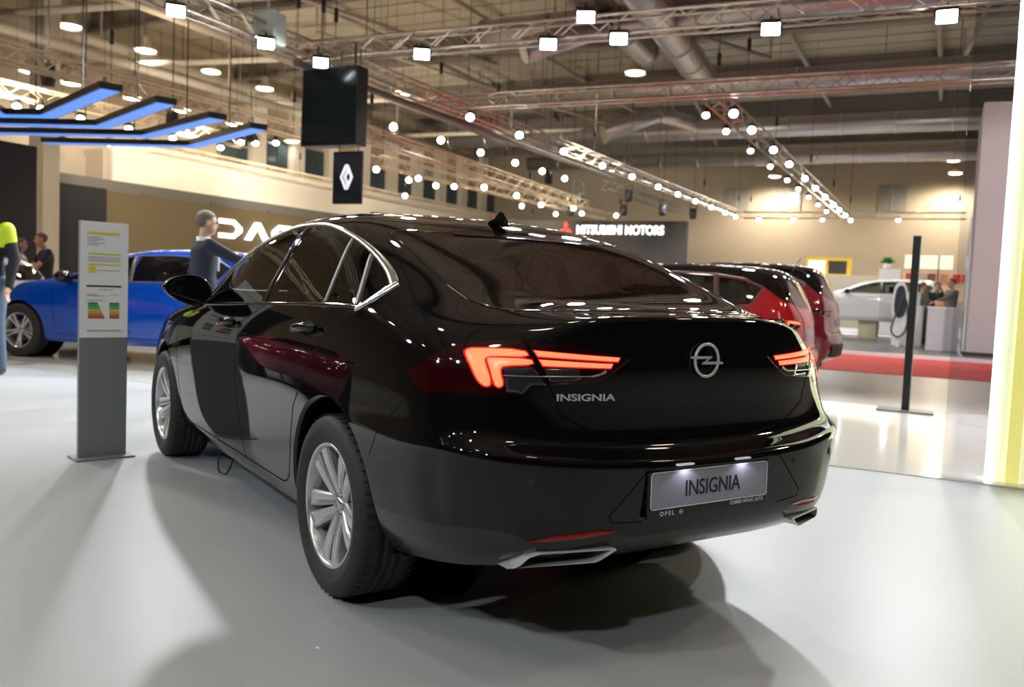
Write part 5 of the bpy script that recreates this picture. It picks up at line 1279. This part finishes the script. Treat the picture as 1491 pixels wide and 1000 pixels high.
        if rails:
            b = B(); pts = [on_skin(skin, 'top', (x*sx, s*.575*sy)) for x in (-.35, -.2, .3, .8, 1.15, 1.25)]
            tube(b, [h[0]+Vector((0, 0, .035 if 0 < i < 5 else -.01)) for i, h in enumerate(pts)], .014, 8); obj('roof_rail', b, M_GLOSSB, car)
    b = B(); ribbon(b, skin, 'rear', [(-.74*sy,.80*sz),(-.6*sy,.71*sz),(-.5*sy,.68*sz),(.5*sy,.68*sz),(.6*sy,.71*sz),(.74*sy,.80*sz)], .010, .001, 1, .05); obj('tailgate_gap', b, M_GAP, car)
    b = B(); box(b, (1.27*sx, 0, .26), (wb+.9, 1.2*sy, .05)); obj('underbody', b, M_WELL, car)
    b = B(); box(b, (.9*sx, 0, .45), (2.2*sx, 1.35*sy, .05)); box(b, (1.75*sx, 0, .86), (.4, 1.3*sy, .16), bev=.04); obj('cabin_floor', b, M_SEAT, car)
    for y in (-.36, .36): seat(car, 1.05*sx, y, w=.46)
    seat(car, .25*sx, 0, True, 1.15)
    b = B(); ribbon(b, skin, 'rear', [(-.55*sy,.46*sz),(.55*sy,.46*sz)], .16, .012, 1, .05); obj('bumper_insert', b, clad or M_PLASTIC, car)
    b = B(); ribbon(b, skin, 'rear', [(-.26*sy,.80*sz),(.26*sy,.80*sz)], .11, .004, 1, .05); 
    obj('plate', b, mat('plate_silver', (.34, .34, .40), .35), car)
    b = B(); h = on_skin(skin, 'top', (-.42*sx, 0)); 
    tube(b, [h[0]+Vector((0, 0, -.01)), h[0]+Vector((-.10, 0, .17))], .004, 6); obj('roof_aerial', b, M_PLASTIC, car)
    if wheels:
        for s in (1, -1):
            for x in (0, wb): wheel(car, x, (.79*sy-.02)*s, s, R, r, wheel_style, .195, alloy)
    bm.free(); return car
# ------------------------------------------------------------------ people: one fused body surface, clothes and hair as children
def fuse(bm, voxel, smooth=4):
    me = bpy.data.meshes.new('f'); bm.to_mesh(me); bm.free(); o = bpy.data.objects.new('f', me); COL.objects.link(o)
    md = o.modifiers.new('r', 'REMESH'); md.mode = 'VOXEL'; md.voxel_size = voxel; md.use_smooth_shade = True
    if smooth: s = o.modifiers.new('s', 'SMOOTH'); s.iterations = smooth; s.factor = .5
    dg = bpy.context.evaluated_depsgraph_get(); ev = bpy.data.meshes.new_from_object(o.evaluated_get(dg)); bpy.data.objects.remove(o)
    b = bmesh.new(); b.from_mesh(ev); bpy.data.meshes.remove(ev); bpy.data.meshes.remove(me); return b
def limb(bm, pts, rs, seg=14):
    tube(bm, pts, rs, seg)
    for p, r in zip(pts, rs): bmesh.ops.create_uvsphere(bm, u_segments=seg, v_segments=8, radius=r, matrix=Matrix.Translation(p))
def loft(bm, secs, seg=20):
    # secs: centre, half depth (x), half width (y)
    R = [[bm.verts.new((c[0]+rx*cos(2*pi*k/seg), c[1]+ry*sin(2*pi*k/seg), c[2])) for k in range(seg)] for c, rx, ry in secs]
    for i in range(len(R)-1):
        for k in range(seg): bm.faces.new((R[i][k], R[i][(k+1) % seg], R[i+1][(k+1) % seg], R[i+1][k]))
    bm.faces.new(R[0][::-1]); bm.faces.new(R[-1])
def person(label, loc, rz, J=None, h=1.76, top=(.02, .03, .06), legs=(.03, .03, .05), skin=(.50, .30, .20), hair=(.10, .07, .05), shoe=(.02, .02, .02), long_hair=False, sleeve='long', shirt=None, slim=1., vest=None, crown=None):
    """faces +x.  J overrides joints: lsh lel lwr rsh rel rwr lkn lan rkn ran head neck chest"""
    p = thing('person', label, 'person', loc, rz)
    P = dict(pelvis=(0, 0, .95), waist=(0, 0, 1.10), chest=(.0, 0, 1.30), neck=(-.005, 0, 1.47), head=(.03, 0, 1.63),
             lsh=(0, .185, 1.41), lel=(-.02, .25, 1.13), lwr=(.06, .24, .88), rsh=(0, -.185, 1.41), rel=(-.02, -.25, 1.13), rwr=(.06, -.24, .88),
             lhip=(0, .095, .90), lkn=(.02, .11, .50), lan=(-.02, .12, .09), rhip=(0, -.095, .90), rkn=(.02, -.11, .50), ran=(-.02, -.12, .09))
    P.update(J or {}); k = h/1.76
    P = {a: Vector(b)*k for a, b in P.items()}
    cm = lambda pre, c, r: mat('%s_%d_%d_%d' % ((pre,)+tuple(int(x*1000) for x in c)), c, r)
    msk, mt, ml, mh, ms = cm('skin', skin, .5), cm('cloth', top, .8), cm('cloth', legs, .85), cm('hair', hair, .7), mat('shoe_leather', shoe, .4)
    V = Vector; hd = P['head']; nk = P['neck']; ch = P['chest']
    def torso(bm, g):
        w = slim
        loft(bm, [(P['pelvis']+V((0, 0, -.10))*k, (.08+g)*k, (.11+g)*k*w), (P['pelvis'], (.115+g)*k, (.155+g)*k*w), (P['waist'], (.10+g)*k, (.135+g)*k*w), (ch+V((0, 0, -.02))*k, (.12+g)*k, (.165+g)*k*w), (ch+V((0, 0, .09))*k, (.11+g)*k, (.18+g)*k*w), (ch.lerp(nk, .78), (.075+g)*k, (.13+g)*k*w), (nk+V((0, 0, -.005))*k, (.055+g)*k, (.065+g)*k)])
    def arms(bm, g, upto=1.):
        for a in 'lr':
            s_, e, w_ = P[a+'sh'], P[a+'el'], P[a+'wr']
            if upto >= 1: limb(bm, [s_, s_.lerp(e, .5), e, e.lerp(w_, .5), w_], [(.058+g)*k, (.050+g)*k, (.042+g)*k, (.037+g)*k, (.027+g)*k])
            else: limb(bm, [s_, s_.lerp(e, upto)], [(.060+g)*k, (.054+g)*k])
    def legs_(bm, g):
        for a in 'lr':
            h_, n_, f_ = P[a+'hip'], P[a+'kn'], P[a+'an']
            limb(bm, [h_, h_.lerp(n_, .5), n_, n_.lerp(f_, .4), f_], [(.085+g)*k, (.072+g)*k, (.055+g)*k, (.050+g)*k, (.036+g*1.6)*k])
    b = B(); torso(b, -.01); arms(b, 0); legs_(b, -.01)
    limb(b, [nk+V((0, 0, -.05))*k, hd+V((-.02, 0, -.06))*k], [.056*k, .054*k])
    hm = Matrix.Translation(hd)
    bmesh.ops.create_icosphere(b, subdivisions=3, radius=1, matrix=hm @ Matrix.Translation((-.01*k, 0, .035*k)) @ Matrix.Diagonal((.096*k, .077*k, .088*k, 1)))
    bmesh.ops.create_icosphere(b, subdivisions=3, radius=1, matrix=hm @ Matrix.Translation((.018*k, 0, -.035*k)) @ Matrix.Diagonal((.066*k, .060*k, .075*k, 1)))
    bmesh.ops.create_icosphere(b, subdivisions=2, radius=1, matrix=hm @ Matrix.Translation((.088*k, 0, -.008*k)) @ Matrix.Diagonal((.020*k, .013*k, .024*k, 1)))
    for s in (1, -1): bmesh.ops.create_icosphere(b, subdivisions=2, radius=1, matrix=hm @ Matrix.Translation((-.01*k, s*.078*k, 0)) @ Matrix.Diagonal((.018*k, .010*k, .032*k, 1)))
    for w, e, s in (('lwr', 'lel', 1), ('rwr', 'rel', -1)):
        d = (P[w]-P[e]).normalized(); side = V((1, 0, 0)) if abs(d.z) > .7 else d.cross(V((0, 0, 1))).normalized(); nn = side.cross(d).normalized()
        pm = basis(P[w]+d*.055*k, side, d); 
        bmesh.ops.create_icosphere(b, subdivisions=2, radius=1, matrix=pm @ Matrix.Diagonal((.042*k, .052*k, .016*k, 1)))
        for i, f in enumerate((-.030, -.010, .010, .030)):
            q = P[w]+d*.095*k+side*f*k; L = (.066, .078, .072, .058)[i]*k; c = -nn*(.012*k) if nn.z > 0 else nn*(.012*k)
            limb(b, [q, q+d*L*.5+c*.5, q+d*L+c*1.8], [.0095*k, .0088*k, .0075*k], 8)
        limb(b, [P[w]+d*.03*k+side*.034*k, P[w]+d*.06*k+side*.056*k, P[w]+d*.092*k+side*.064*k], [.012*k, .010*k, .008*k], 8)
    body = obj('body', fuse(b, .0075, 3), msk, p, True)
    for s in (1, -1):
        f = B(); bmesh.ops.create_icosphere(f, subdivisions=2, radius=.010*k, matrix=hm @ Matrix.Translation((.080*k, s*.030*k, .018*k))); obj('eye', f, mat('eye_dark', (.03, .02, .02), .3), body)
    f = B(); box(f, hd+V((.078, 0, -.052))*k, (.014*k, .042*k, .008*k)); obj('mouth', f, mat('lip_red', (.30, .10, .08), .5), body)
    hb = B(); bmesh.ops.create_icosphere(hb, subdivisions=4, radius=1, matrix=hm @ Matrix.Translation((-.020*k, 0, .045*k)) @ Matrix.Diagonal((.100*k, .084*k, .090*k, 1)))
    def off(v):
        x, z = (v.co.x-hd.x)/k, (v.co.z-hd.z)/k
        return (x > .035 and z < .072-.25*(.09-x)) or (x > -.02 and z < .035) or (z < -.045)
    bmesh.ops.delete(hb, geom=[v for v in hb.verts if off(v)], context='VERTS')
    if long_hair: lathe(hb, [(.088*k, .06*k), (.095*k, -.05*k), (.085*k, -.16*k), (.05*k, -.24*k)], 16, hm @ Matrix.Translation((-.045*k, 0, 0)) @ Matrix.Diagonal((.6, .95, 1, 1)))
    obj('hair', hb, mh, body, True)
    if crown:
        hb = B(); bmesh.ops.create_icosphere(hb, subdivisions=4, radius=1, matrix=hm @ Matrix.Translation((-.020*k, 0, .045*k)) @ Matrix.Diagonal((.103*k, .087*k, .094*k, 1)))
        bmesh.ops.delete(hb, geom=[v for v in hb.verts if (v.co.z-hd.z)/k < .085], context='VERTS'); obj('grey_crown', hb, cm('hair', crown, .7), body, True)
    b = B(); torso(b, .014); arms(b, .012, 1. if sleeve == 'long' else .6)
    if sleeve == 'long': loft(b, [(P['pelvis']+V((0, 0, -.16))*k, .135*k, .175*k*slim), (P['waist'], .12*k, .155*k*slim)])
    cl = fuse(b, .014, 4); bmesh.ops.delete(cl, geom=[v for v in cl.verts if v.co.z > nk.z+.005*k and (v.co.xy-nk.xy).length < .12*k], context='VERTS')
    obj('jacket' if sleeve == 'long' else 'shirt', cl, mt, p, True)
    b = B(); legs_(b, .014); loft(b, [(P['pelvis']+V((0, 0, -.14))*k, .10*k, .14*k*slim), (P['pelvis'], .125*k, .165*k*slim), (P['pelvis']+V((0, 0, .08))*k, .115*k, .15*k*slim)])
    obj('trousers', fuse(b, .015, 4), ml, p, True)
    for a in ('lan', 'ran'):
        f = B(); q = P[a]; tube(f, [q+V((-.065, 0, -.05))*k, q+V((-.03, 0, -.045))*k, q+V((.06, 0, -.05))*k, q+V((.15, 0, -.058))*k, q+V((.175, 0, -.062))*k], [.02*k, .040*k, .040*k, .032*k, .012*k], 12); obj('shoe', f, ms, p)
    if shirt:
        f = B(); lathe(f, [(.060*k, -.03*k), (.066*k, .035*k), (.060*k, .035*k)], 20, Matrix.Translation(nk+V((-.005, 0, .0))*k)); limb(f, [nk+V((.055, 0, .0))*k, ch+V((.128, 0, .06))*k, ch+V((.138, 0, -.12))*k], [.03*k, .026*k, .010*k]); obj('shirt_front', f, mat('shirt_white', (.72, .74, .76), .7), p, True)
    if vest:
        b = B(); loft(b, [(ch+V((0, 0, -.06))*k, .143*k, .19*k), (ch+V((0, 0, .03))*k, .145*k, .195*k), (ch+V((0, 0, .10))*k, .137*k, .205*k)]); arms_ = [(P['lsh'], P['lsh'].lerp(P['lel'], .35)), (P['rsh'], P['rsh'].lerp(P['rel'], .35))]
        for q, r_ in arms_: limb(b, [q, r_], [.078*k, .070*k])
        lo = fuse(b, .015, 2); obj('high_visibility_panel', lo, mat('lime_fluorescent', (.55, .72, .02), .6), p, True)
    return p
# ------------------------------------------------------------------ build everything
make_shell(); make_roof_steel(); make_ducts(); make_trusses(); make_hung_things(); make_booths()
make_black_car()
V_HEAD = HA+pi/2          # heading of cars parked across the hall (nose to +v)
BLUE = mat('paint_blue', (.002, .060, .42), .08, coat=.5); RED = mat('paint_red', (.42, .010, .014), .08, coat=.8); WINE = mat('paint_wine', (.16, .012, .022), .08, coat=.8); WHT = mat('paint_white', (.75, .77, .77), .12, coat=.5)
def car_at(front_axle=None, rear_axle=None, wb=2.6, rz=0.):
    d = Vector((cos(rz), sin(rz), 0))
    return Vector(rear_axle) if rear_axle is not None else Vector(front_axle)-d*wb
rz = radians(41)
S1 = 1.05
make_hatch('hatchback_car', 'bright blue hatchback parked behind the information stand', car_at(front_axle=(10.42, .58, .006), wb=2.54*S1, rz=rz)+Vector((0, 0, 0)), rz, BLUE, sx=S1, sy=1.03, sz=1.03, wheel_style='blade', alloy=M_ALLOY, R=.345, r=.228, lamp_glow=False)
make_hatch('hatchback_car', 'red hatchback with black roof parked behind the black car', H(5.35, -.75+.98, .006), V_HEAD, RED, sx=1.0, sy=1.0, sz=1.03, roof_mat=M_BLACK, R=.33, r=.22)
make_hatch('tall_hatchback_car', 'wine red crossover with black roof beyond the red hatchback', H(9.0, -.55+.95, .004), V_HEAD, WINE, sx=1.05, sy=1.03, sz=1.10, roof=.06, roof_mat=M_BLACK, R=.35, r=.225, clad=M_PLASTIC, rails=True, lamp_glow=False)
wc = make_hatch('white_body_shell', 'white car body without wheels raised on cream blocks', H(25.6, -.9, .35), V_HEAD, WHT, sx=1.1, sy=1.0, sz=1.08, wheels=False, lamp_glow=False)
for dx in (.1, 1.25, 2.3):
    b = B(); box(b, (0, 0, 0), (.5, 1.3, .62)); o = obj('cream_block', b, mat('block_cream', (.62, .56, .36), .6)); o.location = H(25.6, -.9+dx*1.1, .05+.31); o.rotation_euler = (0, 0, V_HEAD)
    tag(o, 'cream block carrying the white car body', 'block', 'blocks under the white car body')
b = B(); hbox(b, 25.0, 27.4, -1.4, 4.2, .05, .10); tag(obj('white_plinth', b, M_WHITE), 'low white plinth under the white car body', 'plinth')
# reflected neighbours just outside the left edge
make_hatch('hatchback_car', 'dark red hatchback outside the picture, mirrored in the black doors', (8.5, 4.1, 0), radians(200), WINE, sx=1.0, sy=1.0, sz=1.0, R=.33, r=.22, levels=2)
# white car far left behind the couple
make_hatch('small_white_car', 'small white car at the left edge behind the blue car', (12.45, 1.42, 0), radians(57), WHT, sx=.9, sy=.9, sz=.92, lamp_glow=False)
# people
NAVY = (.010, .015, .032)
person('grey haired man in a navy suit reaching over to the blue car', (6.12, -.14, .006), radians(-98), dict(rsh=(.03, -.17, 1.42), rel=(.26, -.24, 1.30), rwr=(.50, -.22, 1.26), lsh=(-.02, .19, 1.42), lel=(-.08, .24, 1.14), lwr=(.02, .24, .90)), h=1.80, top=NAVY, legs=NAVY, skin=(.50, .31, .22), hair=(.12, .10, .085), crown=(.22, .20, .18), shirt=True)
person('person at the left edge in dark jacket with lime high visibility panels and blue jeans', (7.80, 1.68, 0), radians(150), None, h=1.93, top=(.012, .013, .018), legs=(.10, .15, .22), vest=True)
person('man in a black t-shirt at left, leaning towards a woman', (14.4, .52, 0), radians(95), dict(lel=(.16, .22, 1.18), lwr=(.30, .10, 1.16), rel=(.16, -.22, 1.18), rwr=(.30, -.08, 1.16), head=(.09, 0, 1.62)), h=1.78, top=(.02, .02, .022), legs=(.02, .02, .02), skin=(.55, .27, .17), hair=(.14, .07, .04), sleeve='short')
person('woman in a white top standing close to the man in black', (14.5, .92, 0), radians(-100), dict(lel=(.14, .20, 1.15), lwr=(.26, .08, 1.12)), h=1.66, top=(.66, .60, .56), legs=(.02, .02, .022), skin=(.55, .27, .19), hair=(.12, .05, .03), sleeve='short', long_hair=True, slim=.88)
person('person in a dark suit bending over the far counter', H(22.6, -1.25, .05), radians(150), dict(chest=(.10, 0, 1.27), neck=(.18, 0, 1.42), head=(.26, 0, 1.55), lsh=(.12, .18, 1.38), rsh=(.12, -.18, 1.38), lel=(.26, .22, 1.16), lwr=(.42, .12, 1.12), rel=(.26, -.22, 1.16), rwr=(.42, -.12, 1.12)), h=1.80, top=(.04, .045, .055), legs=(.03, .03, .035))
person('person in a grey jacket beside the white booth side, arm stretched out', H(21.6, -1.72, .05), radians(60), dict(lel=(.26, .20, 1.25), lwr=(.50, .14, 1.16)), h=1.80, top=(.12, .12, .10), legs=(.03, .03, .03), hair=(.05, .04, .03))
person('person in a patterned grey top behind the far counter', H(23.4, -1.0, .05), radians(200), None, h=1.72, top=(.30, .22, .20), legs=(.04, .04, .05))
